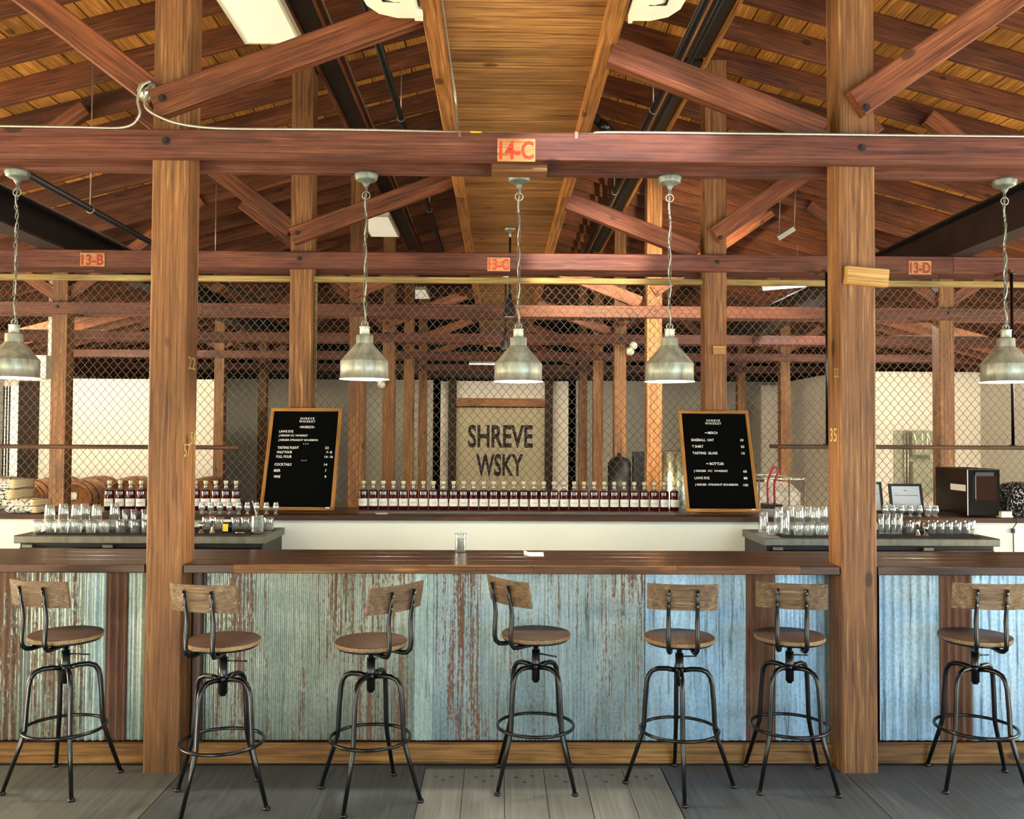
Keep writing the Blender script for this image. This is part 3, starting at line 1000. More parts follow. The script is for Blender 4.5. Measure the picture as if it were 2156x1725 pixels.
# ================================================================== BAR: COUNTER, FRONT, SHEETS
ZC = 1.056
YC0, YC1 = 4.675, 5.29
xl0, xl1 = -3.7, XC['b'] - PW / 2 - 0.008
xm0, xm1 = XC['b'] + PW / 2 + 0.006, XC['c'] - PW / 2 - 0.006
xr0, xr1 = XC['c'] + PW / 2 + 0.008, 3.9
for (x0, x1, lab, em) in ((xl0, xl1, 'dark wooden bar counter left of the left post', ['edgedark']), (xm0, xm1, 'long dark wooden bar counter between the two front posts', ['edgedark', 'edge', 'edge', 'edge', 'edge', 'edgedark']), (xr0, xr1, 'dark wooden bar counter right of the right post', ['edgedark'])):
    t = thing('bar_counter', lab, 'counter', ((x0 + x1) / 2, YC0, 0), 0, 'bar counter tops')
    cy = [YC0 + 0.012, ROW[14] + PW + 0.006, 4.998, 5.144, YC1]
    for i in range(4):
        y0, y1 = cy[i], cy[i + 1] - 0.0015
        # behind the posts the middle boards run on to meet the outer counters
        a_ = xl1 + 0.001 if (i and x0 == xm0) else x0
        b_ = xr0 - 0.001 if (i and x0 == xm0) else x1
        bar('top_plank', (a_, (y0 + y1) / 2, ZC - 0.02), (b_, (y0 + y1) / 2, ZC - 0.02), y1 - y0, 0.04, 'counter', t, c=0.003)
    m_ = len(em)
    cuts = [0, .075, .37, .53, .75, .94, 1] if m_ > 1 else [0, 1]
    for i, mm in enumerate(em):
        a_, b_ = x0 + (x1 - x0) * cuts[i], x0 + (x1 - x0) * cuts[i + 1] - 0.001
        bar('edge_board', (a_, YC0 + 0.006, ZC - 0.022), (b_, YC0 + 0.006, ZC - 0.022), 0.03, 0.044, mm, t, c=0.004)

YS = 4.862


def sheet(parent, px0, px1, pitch, amp, mat, ydel=0.0):
    x0, x1 = PX(px0, YS, 1400), PX(px1, YS, 1400)
    n = max(4, int((x1 - x0) / pitch * 8))
    vs, fs = [], []
    for i in range(n + 1):
        x = x0 + (x1 - x0) * i / n
        yy = YS - ydel + amp * cos(2 * pi * x / pitch)
        vs += [(x, yy, 0.1), (x, yy, 1.01)]
    for i in range(n):
        fs.append((2 * i, 2 * i + 2, 2 * i + 3, 2 * i + 1))
    o = ob('corrugated_sheet', G().add(vs, fs, True), mat, parent, Matrix.Identity(4))
    return o


def bar_front(lab, x0, x1, sheets, kick):
    t = thing('bar_cladding', lab, 'cladding', ((x0 + x1) / 2, YS, 0), 0, 'bar fronts clad in corrugated metal')
    ob('backing', G().box((x0, YS + 0.02, 0), (x1, YS + 0.05, 1.015)), 'darkwood', t, Matrix.Identity(4))
    for s in sheets:
        sheet(t, *s)
    bar('kick_board', (x0, 4.80, 0.055), (x1, 4.80, 0.055), 0.035, 0.105, 'kick', t)
    return t


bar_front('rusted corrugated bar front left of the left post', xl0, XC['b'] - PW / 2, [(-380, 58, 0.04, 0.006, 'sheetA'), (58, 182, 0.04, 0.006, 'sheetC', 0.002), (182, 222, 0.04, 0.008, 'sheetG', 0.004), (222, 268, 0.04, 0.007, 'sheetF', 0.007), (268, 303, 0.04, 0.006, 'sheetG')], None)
bar_front('long corrugated bar front between the two posts, rusty to daylight-tinted blue', XC['b'] + PW / 2, XC['c'] - PW / 2, [(400, 873, 0.022, 0.003, 'sheetC'), (873, 912, 0.022, 0.004, 'sheetG', 0.004), (908, 1362, 0.022, 0.003, 'sheetD'), (1358, 1574, 0.048, 0.0042, 'sheetE', 0.003), (1570, 1632, 0.04, 0.006, 'sheetF', 0.006), (1628, 1757, 0.048, 0.0042, 'sheetE', 0.002)], None)
bar_front('corrugated bar front tinted daylight blue, right of the right post', XC['c'] + PW / 2, xr1, [(1852, 1980, 0.048, 0.0042, 'sheetE'), (1977, 2048, 0.04, 0.006, 'sheetF', 0.005), (2044, 2570, 0.048, 0.0042, 'sheetE', 0.003)], None)
bar('trim_post', (XC['b'] + PW / 2 + 0.03, 4.83, 0), (XC['b'] + PW / 2 + 0.03, 4.83, 1.01), 0.05, 0.05, 'edgedark', None, up=(0, 1, 0))
tag(bpy.data.objects['trim_post'], 'narrow dark batten beside the left post under the counter', 'batten')

# things on the bar
c = P(970, 1164, 5.22)
t = thing('toothpick_jar', 'small glass jar of toothpicks standing on the bar counter', 'jar', (c.x, 5.2, ZC))
ob('glass_body', G().lathe([(0.0, 0.002), (0.030, 0.002), (0.032, 0.006), (0.031, 0.09), (0.033, 0.1), (0.033, 0.103)], 20), 'cutglass', t)
g = G()
for i in range(60):
    r_, a_ = 0.026 * sqrt(random.random()), random.random() * 6.28
    r2, a2 = 0.026 * sqrt(random.random()), random.random() * 6.28
    g.tube([(r_ * cos(a_), r_ * sin(a_), 0.008), (r2 * cos(a2), r2 * sin(a2), 0.07 + 0.012 * random.random())], 0.0016, 4)
tag(ob('toothpicks', g, 'pick', t), None, None, None, 'stuff')
ob('rim', G().tube([(0.033 * cos(2 * pi * q / 20), 0.033 * sin(2 * pi * q / 20), 0.103) for q in range(20)], 0.0025, 5, True), 'chrome', t)
c = P(1125, 1166, 5.0)
t = thing('paper_napkins', 'small stack of white paper lying on the bar counter', 'paper', (c.x, 5.09, ZC + 0.001))
for i in range(3):
    a_ = 0.02 * i - 0.05
    g = G()
    vs, fs = [], []
    for u in range(5):
        for v in range(4):
            x, y = -0.055 + 0.11 * u / 4, -0.085 + 0.17 * v / 3
            vs.append((x, y, 0.0015 * i + (0.012 * max(0, (1 - u * 1.4)) if i == 2 else 0.0)))
    for u in range(4):
        for v in range(3):
            fs.append((u * 4 + v, u * 4 + v + 4, u * 4 + v + 5, u * 4 + v + 1))
    g.add(vs, fs)
    ob('sheet', g, 'paper', t, MW[t] @ Matrix.Rotation(a_, 4, 'Z'))

# ================================================================== BACK BAR
ZL = 1.10
YL0, YL1 = 7.0, 7.80
tag(ob('wall_bar', G().box((-5.2, 7.06, 0), (5.4, 7.16, ZL - 0.04)), 'barwall'), 'white painted half wall behind the bar', None, None, 'structure')
t = thing('back_ledge', 'dark wooden ledge on the white half wall behind the bar', 'ledge', (0, YL0, ZL))
for i in range(4):
    y0 = YL0 + 0.2 * i
    for (x0, x1) in ((-5.2, -1.9 + 0.3 * (i % 2)), (-1.9 + 0.3 * (i % 2), 1.9 - 0.25 * (i % 2)), (1.9 - 0.25 * (i % 2), 5.4)):
        bar('ledge_plank', (x0, y0 + 0.1, ZL - 0.019), (x1 - 0.002, y0 + 0.1, ZL - 0.019), 0.199, 0.038, 'counter' if i else 'edgedark', t, c=0.003)

# power cord on the half wall
c = P(2133, 1090, 7.04)
t = thing('power_cord', 'thin black power cord hanging down the white half wall at right', 'cord', (c.x, 7.04, 0.7))
ob('cord', G().tube([(c.x - 0.003, 6.99, ZL + 0.005), (c.x, 6.985, ZL - 0.03), (c.x, 7.04, ZL - 0.08), (c.x + 0.004, 7.045, 0.9), (c.x + 0.012, 7.045, 0.5), (c.x + 0.012, 7.045, 0.2)], 0.004, 6), 'black', t, Matrix.Identity(4))
ob('switch', G().box((c.x - 0.009, 7.03, ZL - 0.12), (c.x + 0.009, 7.055, ZL - 0.085)), 'black', t, Matrix.Identity(4))


# undercounter coolers
def cooler(x0, x1, lab, nd):
    y0, y1, z1 = 6.40, 7.02, 1.005
    t = thing('bar_cooler', lab, 'cooler', ((x0 + x1) / 2, (y0 + y1) / 2, 0), 0, 'black coolers under the back ledge')
    I = Matrix.Identity(4)
    ob('cabinet', G().box((x0 + 0.02, y0 + 0.05, 0.08), (x1 - 0.02, y1, z1 - 0.055)), 'black', t, I)
    ob('steel_top', G().prism(x1 - x0, y1 - y0, 0.055, 0.006), 'steel', t, T(x0, (y0 + y1) / 2, z1 - 0.0275))
    n = nd
    for i in range(n):
        a_ = x0 + 0.03 + (x1 - x0 - 0.06) * i / n + 0.005
        b_ = x0 + 0.03 + (x1 - x0 - 0.06) * (i + 1) / n - 0.005
        d = ob('door', G().box((a_, y0 + 0.015, 0.12), (b_, y0 + 0.05, z1 - 0.085)), 'black_gloss', t, I)
        ob('handle', G().tube([(b_ - 0.16, y0 + 0.012, z1 - 0.11), (b_ - 0.13, y0 - 0.01, z1 - 0.12), (b_ - 0.09, y0 - 0.01, z1 - 0.12), (b_ - 0.06, y0 + 0.012, z1 - 0.11)], 0.007, 6), 'chrome', d, I)
        ob('hinge', G().box((a_ + 0.02, y0 + 0.004, z1 - 0.085), (a_ + 0.09, y0 + 0.02, z1 - 0.065)), 'steel', d, I)
    for xx in (x0 + 0.1, x1 - 0.1):
        for yy in (y0 + 0.1, y1 - 0.1):
            ob('foot', G().cyl(0.025, 0, 0.08, 8, Matrix.Translation((xx, yy, 0))), 'black', t, I)
    mt = thing('bar_mat', 'black rubber mat on the steel top of the %s cooler' % ('left' if x0 < 0 else 'right'), 'mat', ((x0 + x1) / 2, 6.72, z1), 0, 'rubber bar mats')
    ob('pad', G().box((x0 + 0.14, y0 + 0.06, z1 + 0.0005), (x1 - 0.12, y1 - 0.08, z1 + 0.008)), 'mat', mt, I)
    ob('raised_edge', G().box((x0 + 0.14, y0 + 0.05, z1 + 0.0005), (x1 - 0.12, y0 + 0.06, z1 + 0.013)).box((x0 + 0.13, y0 + 0.05, z1 + 0.0005), (x0 + 0.14, y1 - 0.08, z1 + 0.013)).box((x1 - 0.12, y0 + 0.05, z1 + 0.0005), (x1 - 0.11, y1 - 0.08, z1 + 0.013)), 'mat', mt, I)
    return z1 + 0.008


ZG = cooler(-3.40, -1.655, 'black cooler with steel top under the left end of the back ledge', 3)
cooler(1.895, 3.57, 'black cooler with steel top under the right end of the back ledge', 3)

# ================================================================== BOTTLES
bt = thing('whiskey_bottle', 'bottle', 'bottle', (0, 0, 0), 0, 'whiskey bottles')
ob('body', G().lathe([(0.0, 0.0), (0.034, 0.0), (0.038, 0.004), (0.0382, 0.15), (0.037, 0.157), (0.030, 0.163), (0.018, 0.166)], 22), 'liquor', bt)
ob('neck', G().lathe([(0.030, 0.1635), (0.020, 0.168), (0.0145, 0.174), (0.0135, 0.205), (0.016, 0.208), (0.016, 0.214)], 16), 'glass', bt)
ob('stopper', G().lathe([(0.0, 0.19), (0.0105, 0.19), (0.011, 0.214), (0.018, 0.215), (0.018, 0.236), (0.016, 0.238), (0.0, 0.2385)], 14), 'cork', bt)
lb = G()
vs, fs = [], []
for i in range(13):
    an = -pi / 2 + (i / 12 - 0.5) * 2.5
    for z in (0.03, 0.092):
        vs.append((0.0388 * cos(an), 0.0388 * sin(an), z))
for i in range(12):
    fs.append((2 * i, 2 * i + 2, 2 * i + 3, 2 * i + 1))
lab = ob('label', lb.add(vs, fs, True), 'label', bt)
tm = text_mesh('SHREVE WSKY', -0.022, 0.024, 0.054, 0.064, 0.0)
for v in tm.vertices:
    an = -pi / 2 + v.co.x / 0.0392
    v.co = (0.0392 * cos(an), 0.0392 * sin(an), v.co.z)
ob('lettering', tm, 'ink', lab)
index(bt)
spots = []
for i in range(32):
    px = 764.7 + (1419.8 - 764.7) * i / 31
    spots.append((PX(px, 7.59, 1050), 7.59, 'whiskey bottle with white label between the menu boards, %s from the left' % ORD[i]))
for i, px in enumerate((229.7, 252.7, 274.9, 297.0)):
    spots.append((PX(px, 7.45, 1050), 7.45, 'dark whiskey bottle left of the left post, %s from the left' % ORD[i]))
for i, px in enumerate((411, 432.7, 454, 475.6, 497.0)):
    spots.append((PX(px, 7.5, 1050), 7.5, 'dark whiskey bottle between left post and menu board, %s from the left' % ORD[i]))
for i, (x, y, lb_) in enumerate(spots):
    m = T(x, y + random.uniform(-.003, .003), ZL, random.uniform(0.0, 0.22))
    if i == 0:
        bt.matrix_world = m
        bt['label'] = lb_
    else:
        dup(bt, m, lb_)
c = P(803, 1079, 7.15)
t = ob('paper_slip', G().box((-0.045, -0.06, 0), (0.045, 0.06, 0.002)), 'paper', None, T(c.x, 7.17, ZL + 0.001, 0.25))
tag(t, 'small white paper slip on the ledge before the bottles', 'paper')


# ================================================================== MENU BOARDS
def menu_board(px_c, lines, cxf, y_top, y_bot, lab, pieces):
    xb = PX(px_c, 7.35, 1077)
    Wd, Hd = 0.60, 0.905
    ang = math.asin(0.345 / Hd)
    m = T(xb, 7.36, ZL + 0.006, 0, -ang)
    t = link('menu_board', None, None, None, m)
    tag(t, lab, 'menu board', 'letter boards on the ledge')
    fw = 0.027
    for a_, b_ in (((-Wd / 2, 0), (Wd / 2, fw)), ((-Wd / 2, Hd - fw), (Wd / 2, Hd)), ((-Wd / 2, fw), (-Wd / 2 + fw, Hd - fw)), ((Wd / 2 - fw, fw), (Wd / 2, Hd - fw))):
        L = max(b_[0] - a_[0], b_[1] - a_[1])
        if b_[0] - a_[0] > b_[1] - a_[1]:
            mm = m @ Matrix.Translation((a_[0], 0, (a_[1] + b_[1]) / 2))
        else:
            mm = m @ Matrix.Translation(((a_[0] + b_[0]) / 2, 0, a_[1])) @ Matrix.Rotation(-pi / 2, 4, 'Y')
        ob('frame_side', G().prism(L, 0.022, fw, 0.002), 'frame', t, mm)
    ob('felt_panel', G().box((-Wd / 2 + fw, -0.002, fw), (Wd / 2 - fw, 0.006, Hd - fw)), 'felt', t)
    ob('small_tag', G().box((Wd / 2 - 0.066, -0.014, fw - 0.012), (Wd / 2 - 0.035, -0.011, fw - 0.001)), 'paper', t)
    s = Hd / (y_bot - y_top)
    for body, x0, x1, yc, hh in lines:
        cx = cxf(yc)
        ob('lettering', text_mesh(body, (x0 - cx) * s, (x1 - cx) * s, (y_bot - yc - hh / 2) * s, (y_bot - yc + hh / 2) * s, 0.014, 0.0, 1.35 if hh == 32 else 1.0), 'white_letter', t, m @ Matrix.Translation((0, -0.003, 0)))
    return t


Lb = [('SHREVE', 623, 815, 266, 32), ('WHISKEY', 608, 828, 310, 32), ('<WHISKEYS>', 618, 822, 393, 36), ('LAWS RYE', 345, 535, 458, 36), ('J RIEGER KC WHISKEY', 340, 735, 522, 36),
      ('J RIEGER STRAIGHT BOURBON', 340, 872, 588, 36), ('• • •', 678, 748, 640, 14), ('TASTING FLIGHT', 335, 620, 695, 36), ('22', 975, 1025, 695, 34), ('HALF POUR', 330, 533, 760, 36),
      ('7- 8', 992, 1068, 760, 34), ('FULL POUR', 325, 530, 825, 36), ('14- 16', 972, 1083, 825, 34), ('• • •', 662, 733, 880, 14), ('COCKTAILS', 307, 533, 937, 36), ('14', 968, 1010, 937, 34),
      ('BEER', 303, 390, 1024, 36), ('7', 985, 1003, 1022, 34), ('WINE', 303, 392, 1110, 36), ('9', 980, 1002, 1110, 34)]
Rb = [('SHREVE', 495, 680, 277, 32), ('WHISKEY', 475, 698, 320, 32), ('-', 470, 498, 458, 10), ('MERCH', 510, 642, 458, 36), ('BASEBALL  HAT', 285, 590, 563, 36), ('30', 945, 992, 563, 34),
      ('T SHIRT', 293, 445, 658, 36), ('20', 950, 998, 658, 34), ('TASTING  GLASS', 297, 633, 753, 36), ('10', 957, 1000, 753, 34), ('-', 478, 508, 905, 10), ('BOTTLES', 525, 712, 905, 36),
      ('J RIEGER  KC  WHISKEY', 308, 768, 1012, 36), ('65', 970, 1017, 1012, 34), ('LAWS RYE', 318, 515, 1108, 36), ('80', 973, 1022, 1108, 34), ('J RIEGER  STRAIGHT BOURBON', 322, 892, 1205, 36), ('100', 963, 1027, 1205, 34)]
menu_board(624, Lb, lambda y: 705 - (y - 115) / 1465 * 75, 115, 1580, 'black letter board with oak frame listing whiskeys, cocktails, beer and wine', None)
menu_board(1523, Rb, lambda y: 590 + (y - 130) / 1450 * 93, 130, 1580, 'black letter board with oak frame listing merch and bottles', None)

# ================================================================== CHAIN LINK FENCE
YFN = 7.835
CW, CH = 0.0355, 0.04175
ZF0, ZF1 = ZL + 0.002, 3.045
nseg = int((ZF1 - ZF0) / CH)
pts = []
for i in range(nseg + 1):
    side = i % 2
    x = CW * (-0.5 if side else 0.5) * 1.06
    z = ZF0 + i * CH
    d = 0.003 if side else -0.003
    for e in ((-0.10, 0.5), (0.10, 0.5)):
        pts.append((x * 0.96 if e[0] < 0 else x * 0.96, d, z + e[0] * CH * 0.35))
wire_me = G().tube(pts, 0.0021, 4, False, False).mesh('wire')
wire_me.materials.append(M['wire'])
bays = [(-5.15, XC['b'] - PW / 2, 'left of the whiskeys menu board'), (XC['b'] + PW / 2, XC['c'] - PW / 2, 'behind the row of bottles'), (XC['c'] + PW / 2, 5.30, 'right of the merch menu board')]
for (x0, x1, wh) in bays:
    t = thing('chain_link_fence', 'galvanised chain-link fence panel ' + wh, 'fence', ((x0 + x1) / 2, YFN, ZL), 0, 'chain-link fence panels')
    n = int((x1 - x0) / CW)
    for i in range(n):
        o = bpy.data.objects.new('wire', wire_me)
        COL.objects.link(o)
        o.parent = t
        m = Matrix.Translation((x0 + (i + 0.5) * (x1 - x0) / n, YFN, 0))
        if i % 2:
            m = m @ Matrix.Rotation(pi, 4, 'Z')
        o.matrix_local = MW[t].inverted() @ m
    bar('top_rail', (x0 + 0.002, YFN - 0.01, 3.07), (x1 - 0.002, YFN - 0.01, 3.07), 0.06, 0.05, 'fencerail', t)
    if -2 < x0 < 0:
        bar('side_batten', (x0 + 0.012, YFN + 0.02, ZF0), (x0 + 0.012, YFN + 0.02, 3.04), 0.03, 0.02, 'fencerail', t, up=(0, 1, 0))

# hung shelves in front of the fence
for (px0, px1, rods, lab) in ((-350, 506, (-110,), 'long narrow wooden shelf hung before the fence at left'), (1634, 2500, (1742, 2133), 'long narrow wooden shelf hung before the fence at right')):
    x0, x1 = PX(px0, 7.4), PX(px1, 7.4)
    z = P(300 if px0 < 0 else 1900, 942, 7.35).z
    t = thing('hung_shelf', lab, 'shelf', ((x0 + x1) / 2, 7.45, z), 0, 'hung shelves')
    bar('board', (x0, 7.47, z), (x1, 7.47, z), 0.24, 0.032, 'shelf', t)
    for px in rods:
        xx = PX(px, 7.47, 940)
        ob('rod', G().tube([(xx, 7.47, z + 0.014), (xx, 7.47, 3.10)], 0.013, 8), 'steel_black', t, Matrix.Identity(4))
        ob('rod_flange', G().cyl(0.03, z + 0.014, z + 0.022, 10, Matrix.Translation((xx, 7.47, 0))), 'steel_black', t, Matrix.Identity(4))
        ob('rod_flange', G().cyl(0.03, 3.098, 3.108, 10, Matrix.Translation((xx, 7.47, 0))), 'steel_black', t, Matrix.Identity(4))
        bar('top_cleat', (xx, 7.44, 3.122), (xx, 7.68, 3.122), 0.05, 0.028, 'beam', t)

# ================================================================== BAR STOOLS
def stool(cx, cy, leg_a, back_v, seat_z, lab):
    t = thing('bar_stool', lab, 'stool', (cx, cy, 0), 0, 'industrial bar stools')
    zs = seat_z
    base = MW[t]
    path = [(0.012, 0.565), (0.06, 0.573), (0.105, 0.572), (0.135, 0.56), (0.152, 0.535), (0.16, 0.50), (0.168, 0.40), (0.174, 0.285), (0.179, 0.262), (0.19, 0.225), (0.262, 0.014)]
    leg = G().tube([(r_, 0, z) for r_, z in path], [0.0125] * 8 + [0.012, 0.0115, 0.010], 8)
    leg.lathe([(0.0, 0.0), (0.016, 0.0), (0.017, 0.008), (0.012, 0.016), (0.0, 0.018)], 10, Matrix.Translation((0.264, 0, 0)))
    lm = leg.mesh('leg')
    for i in range(4):
        ob('leg', lm, 'steel_black', t, base @ Matrix.Rotation(leg_a + i * pi / 2, 4, 'Z'))
    ob('foot_ring', G().tube([(0.191 * cos(2 * pi * q / 40), 0.191 * sin(2 * pi * q / 40), 0.277) for q in range(40)], 0.0085, 8, True), 'steel_black', t)
    sp = ob('spindle', G().cyl(0.0135, 0.49, zs - 0.04, 12), 'steel_black', t)
    ob('sleeve', G().cyl(0.0205, 0.50, zs - 0.085, 14).cyl(0.024, 0.552, 0.585, 14), 'steel_black', sp)
    ba = atan2(back_v[1], back_v[0])
    sm = base @ Matrix.Rotation(ba, 4, 'Z')
    la = ba + 2.2
    ob('lever', G().tube([(0.015 * cos(la), 0.015 * sin(la), zs - 0.105), (0.11 * cos(la), 0.11 * sin(la), zs - 0.115)], 0.0045, 6), 'steel_black', sp, base)
    st = ob('seat', G().lathe([(0.170, zs - 0.022), (0.1725, zs - 0.018), (0.1725, zs - 0.004), (0.1695, zs), (0.0, zs)], 40), 'seat', t, sm)
    ob('seat_edge', G().lathe([(0.1700, zs - 0.0225), (0.1732, zs - 0.019), (0.1732, zs - 0.0045)], 40), 'seatedge', st, sm)
    ob('seat_plate', G().lathe([(0.0, zs - 0.04), (0.05, zs - 0.04), (0.16, zs - 0.034), (0.166, zs - 0.028), (0.166, zs - 0.022), (0.0, zs - 0.022)], 32), 'steel_black', st, sm)
    bp = [(0.06, zs - 0.043), (0.155, zs - 0.046), (0.183, zs - 0.042), (0.200, zs - 0.026), (0.207, zs + 0.0), (0.205, zs + 0.05), (0.200, zs + 0.10), (0.204, zs + 0.145), (0.216, zs + 0.20), (0.226, zs + 0.262)]
    # backrest board curved around the sitter
    vs, fs = [], []
    nu = 14
    Rb_ = 0.42
    for layer, dr in ((0, 0.0), (1, -0.014)):
        for i in range(nu + 1):
            y = (i / nu - 0.5) * 0.335
            for j, z in enumerate((zs + 0.160, zs + 0.166, zs + 0.280, zs + 0.286)):
                yy = y * (0.985 if j in (0, 3) else 1.0)
                r0 = 0.198 + (z - zs - 0.16) * 0.19 - (sqrt(Rb_ * Rb_) - sqrt(Rb_ * Rb_ - yy * yy)) + dr
                vs.append((r0, yy, z))
    n4 = 4
    def vi(l_, i, j):
        return l_ * (nu + 1) * n4 + i * n4 + j
    for i in range(nu):
        for j in range(3):
            fs.append((vi(0, i, j), vi(0, i + 1, j), vi(0, i + 1, j + 1), vi(0, i, j + 1)))
            fs.append((vi(1, i, j), vi(1, i, j + 1), vi(1, i + 1, j + 1), vi(1, i + 1, j)))
        fs.append((vi(0, i, 0), vi(1, i, 0), vi(1, i + 1, 0), vi(0, i + 1, 0)))
        fs.append((vi(0, i, 3), vi(0, i + 1, 3), vi(1, i + 1, 3), vi(1, i, 3)))
    for j in range(3):
        fs.append((vi(0, 0, j), vi(0, 0, j + 1), vi(1, 0, j + 1), vi(1, 0, j)))
        fs.append((vi(0, nu, j), vi(1, nu, j), vi(1, nu, j + 1), vi(0, nu, j + 1)))
    g = G().add(vs, fs)
    # grain along local X of its own frame: turn the board by a quarter
    q = Matrix.Rotation(pi / 2, 4, 'Z')
    g.v = [tuple(q.inverted() @ Vector(v)) for v in g.v]
    bk = ob('backrest', g, 'back', t, sm @ q)
    for s in (-1, 1):
        up = ob('back_upright', G().tube([(r_, s * (0.05 + 0.018 * min(1, k_ / 3)), z) for k_, (r_, z) in enumerate(bp)], [0.0115] * 7 + [0.010, 0.009, 0.008], 8), 'steel_black', t, sm)
        for dz in (0.185, 0.245):
            ob('screw', G().cyl(0.005, 0, 0.006, 8), 'pewter', up, sm @ Matrix.Translation((0.228 if dz > 0.2 else 0.219, s * 0.068, zs + dz)) @ Matrix.Rotation(pi / 2, 4, 'Y'))
    return t


ST = [(-2.14, 4.53, 33, (-0.301, -0.954), 0.738, 'bar stool left of the left post, seat turned away to the left'),
      (-1.30, 4.32, 66, (-0.242, -0.970), 0.757, 'bar stool just right of the left post, backrest overlapping the post'),
      (-0.61, 4.381, 71.5, (0.749, -0.663), 0.74, 'bar stool with backrest turned to the right, left of the middle one'),
      (0.19, 4.563, 44, (-0.814, -0.581), 0.738, 'middle bar stool standing on the light grey boards'),
      (0.90, 4.50, 84, (-0.113, -0.994), 0.737, 'bar stool seen straight from behind, left of two by the right post'),
      (1.468, 4.557, 40, (-0.250, -0.968), 0.733, 'bar stool just left of the right post before the brown sheet'),
      (2.40, 4.54, 32, (-0.131, -0.991), 0.737, 'bar stool right of the right post at the right edge')]
for s in ST:
    stool(s[0], s[1], radians(s[2]), s[3], s[4], s[5])

# ================================================================== GLASSWARE
PROTO = {}


def glass_proto(kind, prof, cat, mat='glass', n=18, base=None):
    t = thing(kind, 'glass', cat, (0, 0, -5), 0, None)
    ob('bowl', G().lathe(prof, n), mat, t)
    if base:
        ob('base', G().lathe(base, n), mat, t)
    index(t)
    PROTO[kind] = [t, False]


# upside-down pint glass, upside-down stemless tumbler, rocks glass, cut tumbler, slim glass, tasting glass
glass_proto('pint_glass', [(0.041, 0.0), (0.0415, 0.004), (0.030, 0.150), (0.029, 0.153), (0.0, 0.153)], 'glass', base=[(0.0, 0.140), (0.027, 0.140), (0.0295, 0.150)])
glass_proto('stacked_pint_glass', [(0.041, 0.0), (0.0415, 0.004), (0.034, 0.110), (0.036, 0.112), (0.0365, 0.117), (0.028, 0.190), (0.027, 0.193), (0.0, 0.193)], 'glass', base=[(0.0, 0.15), (0.029, 0.15), (0.030, 0.156)])
glass_proto('stemless_glass', [(0.030, 0.0), (0.0305, 0.002), (0.038, 0.045), (0.0395, 0.065), (0.035, 0.085), (0.028, 0.093), (0.0, 0.094)], 'glass', base=[(0.0, 0.083), (0.026, 0.083), (0.033, 0.088)])
glass_proto('rocks_glass', [(0.0, 0.0), (0.034, 0.0), (0.036, 0.004), (0.039, 0.09), (0.0385, 0.091), (0.0345, 0.014), (0.0, 0.013)], 'glass')
glass_proto('cut_tumbler', [(0.0, 0.0), (0.032, 0.0), (0.035, 0.006), (0.0385, 0.088), (0.038, 0.089), (0.034, 0.014), (0.0, 0.012)], 'glass', 'cutglass')
glass_proto('slim_glass', [(0.0, 0.0), (0.021, 0.0), (0.022, 0.004), (0.024, 0.15), (0.0235, 0.151), (0.021, 0.012), (0.0, 0.011)], 'glass')
glass_proto('tasting_glass', [(0.0, 0.0), (0.017, 0.0), (0.017, 0.004), (0.008, 0.012), (0.009, 0.02), (0.022, 0.034), (0.027, 0.05), (0.022, 0.07), (0.0175, 0.09), (0.017, 0.092), (0.0165, 0.09), (0.021, 0.07), (0.0255, 0.05), (0.02, 0.036), (0.0, 0.03)], 'tasting glass')


def put(kind, px, Y, z, label, group, py=1110, rot=0.0, tilt=None):
    p = PROTO[kind]
    m = T(PX(px, Y, py), Y, z, rot)
    if tilt:
        m = m @ Matrix.Rotation(tilt, 4, 'Y')
    if not p[1]:
        p[1] = True
        p[0].matrix_world = m
        p[0]['label'] = label
        p[0]['group'] = group
        MW[p[0]] = m
        return p[0]
    return dup(p[0], m, label, group)


gl = 'glasses on the left cooler'
for i, px in enumerate((104, 133, 160, 178, 203, 241)):
    put('stacked_pint_glass', px, 6.62 + 0.10 * (i % 2), ZG, 'tall upside-down glass in the back row on the left cooler, %s from the left' % ORD[i], gl)
for i, px in enumerate((80, 108, 135, 162, 192, 219)):
    put('stemless_glass', px, 6.50 + 0.02 * (i % 2), ZG, 'short upside-down glass in the front row on the left cooler, %s from the left' % ORD[i], gl)
for i, px in enumerate((255, 285, 309)):
    put('cut_tumbler', px, 6.52, ZG, 'cut-glass tumbler beside the left post, %s from the left' % ORD[i], gl)
for i, px in enumerate((264, 281, 304)):
    put('slim_glass', px, 6.74, ZG, 'slim glass behind the cut tumblers, %s from the left' % ORD[i], gl)
for i, px in enumerate((436, 461, 497, 517, 565.5)):
    put('rocks_glass', px, 6.78, ZG, 'clear rocks glass right of the left post, %s from the left' % ORD[i], gl)
gr = 'glasses on the right cooler'
put('pint_glass', 1608, 6.72, ZG, 'upside-down glass alone at the left corner of the right cooler', gr)
for i, px in enumerate((1640, 1664, 1683, 1701, 1717, 1733)):
    put('stacked_pint_glass', px, 6.66 + 0.10 * (i % 2), ZG, 'tall upside-down glass in the back row on the right cooler, %s from the left' % ORD[i], gr)
put('pint_glass', 1653, 6.60, ZG, 'medium upside-down glass amid the front row on the right cooler', gr)
for i, px in enumerate((1625, 1681, 1704, 1727, 1744)):
    put('stemless_glass', px, 6.54, ZG, 'short upside-down glass in the front row on the right cooler, %s from the left' % ORD[i], gr)
for i, px in enumerate((1855, 1868, 1881, 1893)):
    put('slim_glass', px, 6.62, ZG, 'slim glass right of the right post, %s from the left' % ORD[i], gr)
for i in range(8):
    put('rocks_glass', 1908 + i * 19.2, 6.76, ZG, 'clear rocks glass in the back row right of the right post, %s from the left' % ORD[i], gr)
